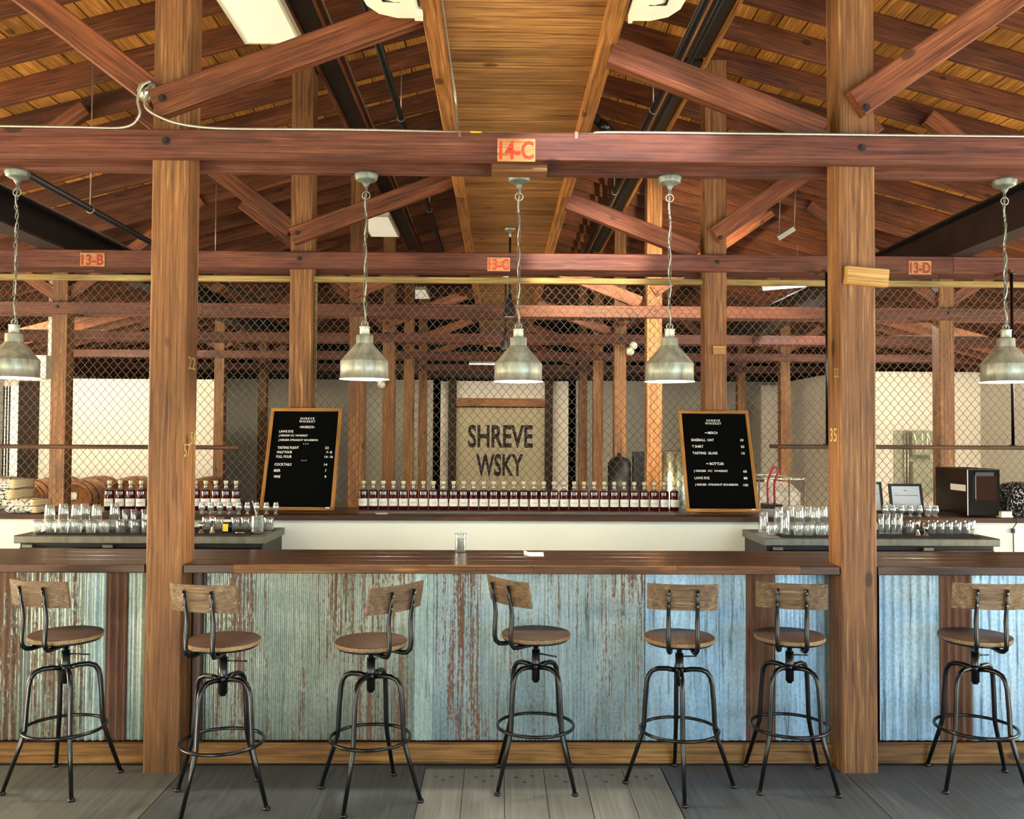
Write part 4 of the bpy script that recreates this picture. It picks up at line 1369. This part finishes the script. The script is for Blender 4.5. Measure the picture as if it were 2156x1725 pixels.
for i in range(6):
    put('cut_tumbler', 1914 + (i if i < 1 else i + 1.6) * 17.8, 6.64, ZG, 'ribbed rocks glass in the front row right of the right post, %s from the left' % ORD[i], gr)
for i, px in enumerate((425, 444, 463, 483, 503, 521, 540.6, 561, 581)):
    put('tasting_glass', px, 7.09, ZL, 'small tulip tasting glass by the whiskeys menu board, %s from the left' % ORD[i], 'tasting glasses', 1080)
for i, px in enumerate((1863.5, 1879.5, 1898, 1916.5, 1936, 1954, 1970)):
    put('tasting_glass', px, 7.09, ZL, 'small tulip tasting glass left of the ice maker, %s from the left' % ORD[i], 'tasting glasses', 1080)
for i, px in enumerate((1872, 1889)):
    put('tasting_glass', px, 7.20, ZL, 'small tulip tasting glass in the second row near the framed notice, %s from the left' % ORD[i], 'tasting glasses', 1080)


def jigger(px, Y, h, lab):
    t = thing('jigger', lab, 'jigger', (PX(px, Y, 1110), Y, ZG), 0, 'steel jiggers')
    ob('lower_cup', G().lathe([(0.020, 0.0), (0.019, 0.002), (0.006, h * 0.36)], 16), 'chrome', t)
    ob('upper_cup', G().lathe([(0.006, h * 0.36), (0.012, h * 0.6), (0.0225, h), (0.0215, h), (0.008, h * 0.45), (0, h * 0.44)], 16), 'chrome', t)


jigger(423.5, 6.55, 0.068, 'short steel jigger right of the left post')
jigger(446.7, 6.55, 0.125, 'tall steel jigger right of the left post')
jigger(1932, 6.55, 0.118, 'tall steel jigger among the rocks glasses at right')
jigger(1949, 6.52, 0.072, 'short steel jigger among the rocks glasses at right')
x = PX(478.6, 6.6, 1110)
t = thing('cherry_jar', 'small dark jar with yellow label and white lid', 'jar', (x, 6.6, ZG))
ob('jar_glass', G().lathe([(0.0, 0.0), (0.03, 0.0), (0.033, 0.005), (0.033, 0.065), (0.027, 0.075), (0.0, 0.076)], 18), 'black_gloss', t)
ob('lid', G().lathe([(0.0285, 0.074), (0.03, 0.076), (0.03, 0.09), (0.0, 0.091)], 18), 'whitepl', t)
vs, fs = [], []
for i in range(9):
    an = -pi / 2 - 0.35 + (i / 8 - 0.5) * 1.6
    vs += [(0.0335 * cos(an), 0.0335 * sin(an), 0.008), (0.0335 * cos(an), 0.0335 * sin(an), 0.062)]
ob('label', G().add(vs, [(2 * i, 2 * i + 2, 2 * i + 3, 2 * i + 1) for i in range(8)], True), 'yellow', t)
x = PX(541.7, 6.55, 1110)
t = thing('mixing_glass', 'large cut mixing glass at the end of the left cooler', 'glass', (x, 6.55, ZG))
ob('bowl', G().lathe([(0.0, 0.0), (0.036, 0.0), (0.043, 0.012), (0.043, 0.118), (0.045, 0.124), (0.042, 0.122), (0.039, 0.02), (0, 0.016)], 16, None, False), 'cutglass', t)
t = thing('bar_spoon', 'long twisted bar spoon standing in the mixing glass', 'spoon', (x, 6.55, ZG + 0.02))
ob('twisted_stem', G().tube([(0.02 - 0.058 * q / 20 + 0.0016 * cos(q * 2.4), 0.0016 * sin(q * 2.4), 0.012 + 0.20 * q / 20) for q in range(21)], [0.0022 + 0.0009 * (q % 2) for q in range(21)], 6), 'chrome', t)
ob('spoon_bowl', G().lathe([(0.0, 0.0), (0.008, 0.003), (0.011, 0.01), (0.006, 0.02), (0.0, 0.022)], 10, Matrix.Translation((0.02, 0, -0.003))), 'chrome', t)
a = P(505, 1119, 6.5)
t = thing('bar_peeler', 'small steel bar tool lying beside the yellow labelled jar', 'tool', (a.x, 6.5, ZG))
ob('shank', G().tube([(-0.03, 0, 0.006), (0.015, 0, 0.006)], 0.0045, 6), 'chrome', t)
ob('head', G().tube([(0.015, 0, 0.006), (0.026, -0.006, 0.006), (0.028, 0.008, 0.006)], 0.005, 6), 'chrome', t)


# ================================================================== THINGS ON THE LEDGE
def folded(name, n, x, y, z, w_, d_, th, mats, lab, rot=0.0, cat='tote bag', grp='folded canvas bags'):
    for i in range(n):
        t = thing(name, lab % ORD[i], cat, (x + random.uniform(-.008, .008), y, z), rot + random.uniform(-.08, .08), grp)
        g = G()
        vs, fs = [], []
        nu, nv = 14, 8
        for u in range(nu + 1):
            for v in range(nv + 1):
                a_, b_ = u / nu - 0.5, v / nv - 0.5
                ed = max(0.0, 1 - (abs(a_) * 2) ** 8) * max(0.0, 1 - (abs(b_) * 2) ** 8)
                wv = 0.10 * th * sin(u * 1.9 + i * 2.0) * cos(v * 1.3 + i)
                vs.append((a_ * w_, b_ * d_, th * (0.52 + 0.44 * ed ** 0.5) + wv))
        n0 = len(vs)
        for u in range(nu + 1):
            for v in range(nv + 1):
                a_, b_ = u / nu - 0.5, v / nv - 0.5
                ed = max(0.0, 1 - (abs(a_) * 2) ** 8) * max(0.0, 1 - (abs(b_) * 2) ** 8)
                vs.append((a_ * w_, b_ * d_, th * (0.48 - 0.46 * ed ** 0.5)))
        for u in range(nu):
            for v in range(nv):
                k_ = u * (nv + 1) + v
                fs.append((k_, k_ + nv + 1, k_ + nv + 2, k_ + 1))
                fs.append((n0 + k_, n0 + k_ + 1, n0 + k_ + nv + 2, n0 + k_ + nv + 1))
        ob('folded_body', g.add(vs, fs, True), mats[0], t)
        # plain canvas end folds on the right
        e = G()
        for q in range(3):
            zz = th * (0.25 + 0.25 * q)
            e.tube([(w_ * 0.30, -d_ * 0.49, zz), (w_ * 0.46, -d_ * 0.50, zz + 0.004 * sin(q)), (w_ * 0.53, -d_ * 0.25, zz + 0.006), (w_ * 0.535, d_ * 0.2, zz), (w_ * 0.48, d_ * 0.48, zz)], th * 0.17, 6)
        ob('canvas_fold', e, mats[1], t)
        z += th * 1.0


folded('folded_tote_bag', 3, PX(6, 7.4, 1040), 7.48, ZL, 0.30, 0.28, 0.085, ('tote_w', 'tote_plain'), 'folded canvas bag with black letters, %s from the bottom of the tall stack')
folded('folded_tote_bag', 2, PX(58, 7.15, 1060), 7.16, ZL, 0.27, 0.22, 0.055, ('tote_w', 'tote_plain'), 'folded canvas bag with black letters, %s from the bottom of the low stack')

# ice maker
xf0, xf1 = PX(2037, 7.1, 1030), PX(2105, 7.1, 1030)
t = thing('ice_maker', 'glossy black countertop ice maker on the ledge at right', 'ice maker', ((xf0 + xf1) / 2, 7.1, ZL))
I = Matrix.Identity(4)
zt_ = P(2040, 988, 7.1).z
ob('housing', G().box((xf0, 7.10, ZL + 0.01), (xf1, 7.62, zt_ - 0.006)), 'black_gloss', t, I)
ob('lid', G().box((xf0 - 0.002, 7.095, zt_ - 0.006), (xf1 + 0.002, 7.622, zt_)), 'black', t, I)
ob('front_window', G().box((xf0 + 0.06, 7.094, ZL + 0.13), (xf1 - 0.03, 7.099, zt_ - 0.06)), 'brownglass', t, I)
ob('control_strip', G().box((xf0 + 0.06, 7.092, zt_ - 0.055), (xf1 - 0.05, 7.098, zt_ - 0.025)), 'black', t, I)
ob('door_handle', G().box((xf0 + 0.055, 7.085, ZL + 0.14), (xf0 + 0.061, 7.098, zt_ - 0.05)), 'chrome', t, I)
ob('corner_trim', G().box((xf0 - 0.004, 7.094, ZL + 0.01), (xf0 + 0.002, 7.10, zt_ - 0.006)), 'cage', t, I)
ob('taped_note', G().box((xf0 - 0.006, 7.12, ZL + 0.20), (xf0 - 0.003, 7.36, ZL + 0.25)), 'paper', t, I)
for xx in (xf0 + 0.03, xf1 - 0.03):
    for yy in (7.13, 7.59):
        ob('foot', G().cyl(0.012, ZL, ZL + 0.01, 8, Matrix.Translation((xx, yy, 0))), 'black', t, I)
a, b = PX(2106, 7.08, 1080), PX(2128, 7.08, 1080)
t = thing('soap_dish', 'small white box between ice maker and black bag', 'box', ((a + b) / 2, 7.1, ZL))
ob('tray', G().box((-(b - a) / 2 - 0.008, -0.05, 0), ((b - a) / 2 + 0.002, 0.05, 0.012)), 'whitepl', t)
ob('block', G().box((-(b - a) / 2, -0.04, 0.012), ((b - a) / 2, 0.04, 0.045)), 'whitepl', t)
# black printed bag
c = P(2160, 1050, 7.3)
t = thing('printed_bag', 'black bag covered in white lettering at the right edge', 'bag', (c.x, 7.33, ZL))
ob('cloth', G().lathe([(0.0, 0.0), (0.17, 0.0), (0.195, 0.03), (0.20, 0.12), (0.19, 0.2), (0.165, 0.245), (0.10, 0.262), (0.0, 0.265)], 24), 'tote_b', t)
ob('strap', G().tube([(-0.15, -0.08, 0.23), (-0.19, -0.1, 0.12), (-0.2, -0.07, 0.02)], 0.012, 6), 'black', t)


def framed(px0, px1, py0, Y, lab, lines=True):
    x0, x1 = PX(px0, Y, 1050), PX(px1, Y, 1050)
    h = P(px0, py0, Y).z - ZL
    W_ = x1 - x0
    m = T((x0 + x1) / 2, Y, ZL + 0.001, 0, -0.22)
    t = link('framed_notice', None, None, None, m)
    tag(t, lab, 'framed notice', 'framed notices on the ledge')
    h = h / cos(0.22)
    fw = 0.02
    ob('frame', G().box((-W_ / 2, -0.008, 0), (W_ / 2, 0.008, fw)).box((-W_ / 2, -0.008, h - fw), (W_ / 2, 0.008, h)).box((-W_ / 2, -0.008, fw), (-W_ / 2 + fw, 0.008, h - fw)).box((W_ / 2 - fw, -0.008, fw), (W_ / 2, 0.008, h - fw)), 'black', t)
    pg = ob('page', G().box((-W_ / 2 + fw, 0.0, fw), (W_ / 2 - fw, 0.004, h - fw)), 'screen', t)
    g = G()
    g.box((-W_ * 0.36, -0.001, h * 0.60), (W_ * 0.36, 0.0, h * 0.62)).box((-W_ * 0.05, -0.001, h * 0.76), (W_ * 0.05, 0.0, h * 0.785)).box((-W_ * 0.36, -0.001, h * 0.67), (-W_ * 0.2, 0.0, h * 0.68)).box((-W_ * 0.34, -0.001, h * 0.29), (-W_ * 0.31, 0.0, h * 0.32)).box((-W_ * 0.29, -0.001, h * 0.30), (-W_ * 0.02, 0.0, h * 0.312))
    ob('printed_lines', g, 'ink', pg)
    ob('back_stand', G().box((-0.02, 0.008, 0.01), (0.02, 0.012, h * 0.6)), 'black', t)


framed(1876, 1946, 1020, 7.36, 'black framed notice leaning on the ledge left of the ice maker')
framed(1800, 1861, 1016, 7.42, 'black framed notice half hidden behind the right post')

# ================================================================== BEHIND THE FENCE
# sign panel with the distillery lettering
a, b = P(960, 858, YB - 0.04), P(1148, 1085, YB - 0.04)
t = thing('sign_panel', 'beige sign panel with tall dark letters on the back wall', 'sign', ((a.x + b.x) / 2, YB - 0.04, 0))
ob('board', G().box((a.x, YB - 0.05, 0.3), (b.x, YB, a.z)), 'sign', t, I)
for body, x0, x1, y0, y1 in (('SHREVE', 985, 1122, 895, 943), ('WSKY', 1002, 1102, 956, 1003)):
    p0, p1 = P(x0, y1, YB - 0.06), P(x1, y0, YB - 0.06)
    ob('lettering', text_mesh(body, p0.x, p1.x, p0.z, p1.z, 0.028), 'signink', t, T(0, YB - 0.052, 0))

# barrels on a rack
for i, (px, Yb) in enumerate(((83, 15.2), (181, 15.2), (124, 16.4), (203, 16.4), (282, 16.4), (361, 16.4), (440, 16.4))):
    x = PX(px, Yb, 1030)
    lab = 'oak whiskey barrel lying end-on behind the fence, %s' % (('left one of the front row', 'right one of the front row')[i] if i < 2 else ORD[i - 2] + ' from the left in the back row')
    zb_ = 0.63
    t = thing('whiskey_barrel', lab, 'barrel', (x, Yb, zb_), 0, 'oak barrels behind the fence')
    m = T(x, Yb, zb_, 0, -pi / 2)
    ob('staves', G().lathe([(0.262, -0.44), (0.285, -0.43), (0.315, -0.2), (0.32, 0.0), (0.315, 0.2), (0.285, 0.43), (0.262, 0.44)], 22), 'barrel', t, m)
    ob('head', G().lathe([(0.0, 0.415), (0.262, 0.415), (0.268, 0.44)][::1], 22), 'barrel', t, T(x, Yb, zb_, 0, pi / 2) @ Matrix.Rotation(0.7 * i, 4, 'Z'))
    for zz, rr in ((-0.40, 0.291), (-0.22, 0.316), (0.22, 0.316), (0.40, 0.291)):
        ob('hoop', G().lathe([(rr + 0.003, zz - 0.02), (rr + 0.003, zz + 0.02)], 22), 'ibeam', t, m)
    if i == 1:
        ob('paper_label', G().box((x - 0.06, Yb - 0.452, 0.64), (x + 0.06, Yb - 0.447, 0.76)), 'paper', t, I)
t = thing('barrel_rack', 'low timber rack carrying the barrels behind the fence', 'rack', (-6.6, 15.7, 0))
for yy in (14.95, 15.45, 16.15, 16.65):
    bar('rack_rail', (-9.0, yy, 0.262), (-4.9, yy, 0.262), 0.09, 0.09, 'darkwood', t)
    for xx in (-8.8, -6.9, -5.0):
        bar('rack_leg', (xx, yy, 0), (xx, yy, 0.217), 0.09, 0.09, 'darkwood', t)

# stainless tank
xt = PX(1432, 9.6, 1000)
t = thing('stainless_tank', 'tall stainless steel tank behind the fence left of the merch board', 'tank', (xt, 9.6, 0))
zt2 = P(1420, 950, 9.45).z
ob('shell', G().lathe([(0.0, 0.12), (0.15, 0.12), (0.19, 0.16), (0.19, zt2 - 0.01), (0.185, zt2), (0.0, zt2 + 0.01)], 30), 'tank', t)
for q in range(3):
    an = q * 2.09
    ob('leg', G().tube([(0.15 * cos(an), 0.15 * sin(an), 0), (0.15 * cos(an), 0.15 * sin(an), 0.15)], 0.018, 8), 'cage', t)
ob('rim', G().tube([(0.19 * cos(2 * pi * q / 26), 0.19 * sin(2 * pi * q / 26), zt2 - 0.01) for q in range(26)], 0.008, 6, True), 'cage', t)
# still behind bottles: dark pump
xt = PX(1340, 13.0, 1000)
t = thing('dark_pump', 'dark pump stand behind the fence right of the lettered sign', 'pump', (xt, 13.2, 0))
ob('column', G().box((-0.02, -0.1, 0), (0.14, 0.1, P(1350, 952, 13).z)), 'black', t)
ob('motor', G().cyl(0.17, 0.6, 1.32, 16, Matrix.Translation((-0.22, 0, 0))), 'black', t)
ob('cap', G().lathe([(0.17, 1.32), (0.12, 1.39), (0.03, 1.42), (0.03, 1.47), (0.0, 1.47)], 14, Matrix.Translation((-0.22, 0, 0))), 'black', t)
ob('base_plate', G().box((-0.42, -0.2, 0), (0.2, 0.2, 0.04)), 'black', t)

# caged white plastic tank with the red hose
x1 = PX(1690, 10.0, 1030)
x0 = x1 - 1.0
zt3 = P(1640, 1009, 9.95).z
t = thing('caged_tank', 'white plastic tank in a metal cage behind the merch menu board', 'tank', ((x0 + x1) / 2, 10.4, 0))
g = G()
zz = zt3 - 0.05
g.add([(x0 + 0.03, 9.98, 0.15), (x1 - 0.03, 9.98, 0.15), (x1 - 0.03, 10.9, 0.15), (x0 + 0.03, 10.9, 0.15), (x0 + 0.03, 9.98, zz - 0.1), (x1 - 0.03, 9.98, zz - 0.1), (x1 - 0.03, 10.9, zz - 0.1), (x0 + 0.03, 10.9, zz - 0.1),
       (x0 + 0.12, 10.06, zz), (x1 - 0.12, 10.06, zz), (x1 - 0.12, 10.82, zz), (x0 + 0.12, 10.82, zz)],
      [(3, 2, 1, 0), (0, 1, 5, 4), (1, 2, 6, 5), (2, 3, 7, 6), (3, 0, 4, 7), (4, 5, 9, 8), (5, 6, 10, 9), (6, 7, 11, 10), (7, 4, 8, 11), (8, 9, 10, 11)])
ob('plastic_body', g, 'ibc', t, I)
ob('cap', G().cyl(0.09, zz, zz + 0.04, 16, Matrix.Translation(((x0 + x1) / 2 + 0.1, 10.4, 0))), 'black', t, I)
for z in (0.2, 0.45, 0.7, 0.95, zt3):
    ob('cage_hoop', G().tube([(x0, 9.95, z), (x1, 9.95, z), (x1, 10.93, z), (x0, 10.93, z)], 0.010, 6, True), 'cage', t, I)
for i in range(7):
    xx = x0 + (x1 - x0) * i / 6
    ob('cage_upright', G().tube([(xx, 9.95, 0.12), (xx, 9.95, zt3)], 0.009, 6), 'cage', t, I)
ob('pallet', G().box((x0, 9.95, 0), (x1, 10.93, 0.13)), 'darkwood', t, I)
pa = [P(px, py, 8.6) for px, py in ((1617, 1062), (1616, 1030), (1617, 1012), (1622, 998), (1627, 987), (1632, 984), (1637, 988), (1638, 996), (1634, 1006), (1631, 1020), (1631, 1042), (1632, 1064))]
t = thing('red_hose', 'red hose loop standing up behind the fence by the white tank', 'hose', pa[0])
ob('hose', G().smooth_tube(pa, 0.011, 8), 'redhose', t, I)
p0 = P(1612, 1072, 8.6)
ob('coupling_block', G().box((p0.x - 0.02, 8.5, p0.z - 0.03), (p0.x + 0.13, 8.7, p0.z + 0.05)), 'ibeam', t, I)
ob('stand', G().box((p0.x, 8.52, 0), (p0.x + 0.1, 8.68, p0.z - 0.03)), 'ibeam', t, I)

# electrical cabinet and boxes on the cream office wall
a, b = P(1885, 906, YR - 0.1), P(1962, 1040, YR - 0.1)
t = thing('electrical_panel', 'open grey electrical panel with white wires on the cream wall', 'electrical panel', ((a.x + b.x) / 2, YR, b.z))
ob('back_plate', G().box((a.x, YR - 0.04, b.z), (b.x, YR - 0.002, a.z)), 'greybox', t, I)
xm = a.x + (b.x - a.x) * 0.35
for xx in (xm - 0.06, xm):
    ob('conduit', G().tube([(xx, YR - 0.1, 0.3), (xx, YR - 0.1, a.z)], 0.02, 6), 'conduit', t, I)
ob('upper_box', G().box((xm + 0.05, YR - 0.18, b.z + 0.75), (b.x, YR - 0.04, a.z - 0.02)), 'greybox', t, I)
ob('lower_box', G().box((xm + 0.05, YR - 0.2, b.z), (b.x, YR - 0.04, b.z + 0.62)), 'greybox', t, I)
for q in range(5):
    xx = xm + 0.12 + 0.09 * q
    ob('wire', G().tube([(xx, YR - 0.19, b.z + 0.80), (xx + 0.03 * sin(q), YR - 0.21, b.z + 0.95), (xx - 0.05 * cos(q * 2), YR - 0.2, a.z - 0.05)], 0.012, 5), 'whitepl', t, I)

# black pendant lamps and spot lamps further back
for px, py, Yp, lab in ((1073, 668, 9.4, 'nearer black pendant lamp hanging behind the fence under the soffit'), (1064, 735, 12.3, 'farther black pendant lamp hanging behind the fence under the soffit')):
    c = P(px, py, Yp)
    t = thing('black_pendant_lamp', lab, 'pendant lamp', c, 0, 'black pendant lamps behind the fence')
    ob('shade', G().lathe([(0.072, 0.0), (0.07, 0.03), (0.05, 0.12), (0.022, 0.2), (0.015, 0.25), (0.0, 0.255)], 20), 'black', t)
    ob('lens', G().lathe([(0.0, 0.006), (0.066, 0.006)], 20), 'shade_in', t)
    ob('stem', G().tube([(0, 0, 0.25), (0, 0, 3.80 - c.z)], 0.012, 8), 'black', t)
    ob('ceiling_plate', G().cyl(0.06, 3.87 - c.z, 3.895 - c.z, 14).cyl(0.012, 3.79 - c.z, 3.875 - c.z, 8), 'cage', t)
for px, py, r, c_, lab in ((804, 806, 11, 'b', 'white spot lamp on the post left of the lettered sign'), (1326, 737, 11, 'c', 'white spot lamp on the post right of the lettered sign')):
    Yp = ROW[r] - 0.02
    c = P(px, py, Yp)
    t = thing('spot_lamp', lab, 'spot lamp', c, 0, 'white spot lamps on posts')
    xs = XC[c_] - PW / 2 if px < 1000 else XC[c_] + PW / 2
    ob('arm', G().tube([(0, 0, 0.0), ((xs - c.x) * 0.5, 0.03, 0.02), (xs - c.x, 0.06, 0.02)], 0.015, 6), 'whitepl', t)
    ob('head', G().lathe([(0.03, -0.05), (0.055, 0.02), (0.06, 0.07), (0.0, 0.072)], 14, Matrix.Rotation(2.2, 4, 'X')), 'whitepl', t)
    ob('second_head', G().lathe([(0.03, -0.05), (0.055, 0.02), (0.06, 0.07), (0.0, 0.072)], 14, Matrix.Translation((0.05 if px > 1000 else -0.05, 0, 0.08)) @ Matrix.Rotation(1.9, 4, 'X')), 'whitepl', t)
c = P(88, 774, 12.0)
t = thing('wall_heater', 'white box unit beside the far left post behind the fence', 'heater', (c.x, 12.0, c.z))  # white box of a wall air conditioner
ob('casing', G().box((-0.09, -0.15, -0.15), (0.13, 0.15, 0.15)), 'whitepl', t)
ob('side_panel', G().box((-0.10, -0.12, -0.12), (-0.09, 0.12, 0.13)), 'shade_in', t)
ob('bracket', G().box((0.0, 0.15, 0.0), (0.05, 0.2, 1.2)), 'cage', t)
# dark doorway at the left edge with barred daylight windows
a, b = PX(20, 16.9, 900), PX(62, 16.9, 900)
tag(ob('door_1', G().box((a, YL - 0.06, 0), (b, YL - 0.002, 2.7)), 'darkwood'), 'dark timber door at the far left', None, None, 'structure')
t = thing('window_1', 'narrow barred window at the far left edge', None, (a, YL, 0), 0, None, 'structure')
ob('pane', G().box((PX(-40, YL), YL - 0.03, 0.9), (a, YL - 0.02, 2.6)), 'panel_light', t, I)
for q in range(5):
    xx = PX(-2 + q * 6, YL)
    ob('window_bar', G().tube([(xx, YL - 0.05, 0.9), (xx, YL - 0.05, 2.6)], 0.015, 6), 'black', t, I)


# fluorescent strips in the back: one lit by the right post, others added fill
def strip_light(c, d, L, lab, energy, color, size=0.25, on=True, aim=None):
    c, d = Vector(c), Vector(d).normalized()
    a_, b_ = c - d * L / 2, c + d * L / 2
    t = thing('strip_light', lab, 'strip light', c, 0, 'fluorescent strip lights')
    bar('housing', a_ + Vector((0, 0, 0.035)), b_ + Vector((0, 0, 0.035)), 0.12, 0.05, 'whitepl', t)
    ob('tube', G().tube([a_, b_], 0.018, 8), 'tube_light', t, I)
    ob('hanger', G().tube([c + Vector((0, 0, 0.05)), (c.x, c.y, zr(c.x) + 0.05)], 0.004, 5), 'conduit', t, I)
    if energy:
        l = bpy.data.lights.new('strip_light_glow', 'AREA')
        l.shape = 'RECTANGLE'
        l.size, l.size_y, l.energy, l.color = L, size, energy, color
        q = (Vector(aim) - c).to_track_quat('-Z', 'Y') if aim else Vector((0, 0, -1)).to_track_quat('-Z', 'Y')
        lo = link('strip_light_glow', l, None, t, Matrix.Translation(c - Vector((0, 0, 0.05))) @ q.to_matrix().to_4x4())


a, b = P(1607, 609, 12.6), P(1752, 597, 12.6)
strip_light((a + b) / 2, b - a, (b - a).length, 'lit fluorescent strip behind the fence near the right post', 130, (1, .95, .85))
strip_light((-7.6, 14.6, 3.32), (1, 0, 0), 2.4, 'added fluorescent strip hidden over the barrels, brightening the cream wall', 150, (1.0, 0.9, 0.66), 0.3, True, (-7.4, 17.2, 1.6))  # added behind a tie beam to brighten the partition wall
strip_light((7.6, 14.6, 3.32), (1, 0, 0), 2.4, 'added fluorescent strip hidden before the cream wall at right', 75, (1.0, 0.88, 0.66), 0.3, True, (7.6, 17.4, 1.6))  # added out of sight to light the right-hand partition
strip_light((0.1, 20.75, 3.35), (1, 0, 0), 1.6, 'added fluorescent strip brightening the lettered sign', 22, (1.0, 0.9, 0.7), 0.3, True, (0.1, 23, 2.0))  # added to lift the sign and the wall around it
a, b = P(1640, 502, 9.6), P(1672, 482, 9.6)
t = thing('unlit_strip', 'small unlit white strip lamp hung on wires under the right roof slope', 'strip light', (a + b) / 2)
bar('housing', a, b, 0.04, 0.05, 'whitepl', t)
for q in (a, b):
    ob('hanger_wire', G().tube([q, (q.x + 0.03, q.y, zr(q.x) + 0.02)], 0.003, 4), 'conduit', t, I)

# unseen spotlights added for the light patches on the tie beams
YT = 1.58
t = thing('added_track_spot', 'added black spotlight track behind the viewer, lighting the front tie beam', 'added spotlight', (0.6, YT, 3.2))
bar('track', (-1.2, YT, 3.6), (2.4, YT, 3.6), 0.035, 0.03, 'black', t)
for xx in (-1.0, 0.6, 2.2):
    ob('track_hanger', G().tube([(xx, YT, 3.61), (xx, YT, zr(xx) + 0.1)], 0.006, 5), 'black', t, I)


def spot(loc, target, power, angle, blend, color):
    l = bpy.data.lights.new('added_patch_spot', 'SPOT')
    l.energy, l.color, l.spot_size, l.spot_blend, l.shadow_soft_size = power, color, radians(angle), blend, 0.04
    q = (Vector(target) - Vector(loc)).to_track_quat('-Z', 'Y').to_matrix().to_4x4()
    link('added_patch_spot', l, None, t, Matrix.Translation(loc) @ q)
    ob('spot_head', G().lathe([(0.0, 0.15), (0.035, 0.14), (0.05, 0.03), (0.052, 0.02)], 12), 'black', t, Matrix.Translation(loc) @ q)


spot((0.5, YT, 3.50), (0.62, 4.66, 3.2), 520, 22, 0.6, (1.0, 0.86, 0.86))  # added lamp for the pinkish patch on the front tie beam
t = thing('added_fence_spot', 'added small black spotlight hidden behind the fence tie beam, lighting the truss beyond', 'spot lamp', (1.5, 8.02, 3.22))  # added out of sight for the warm patch on the next truss and post
spot((1.5, 8.06, 3.22), (1.9, 10.82, 2.95), 1000, 78, 0.5, (1.0, 0.80, 0.50))
t = thing('added_bar_spot', 'added small black spotlight hidden behind the front tie beam, lighting the tag 13-C', 'spot lamp', (0.6, 5.0, 3.22))  # added out of sight for the light patch on the fence tie beam
spot((0.6, 5.0, 3.22), (0.75, 7.7, 3.21), 520, 24, 0.6, (1.0, 0.86, 0.74))
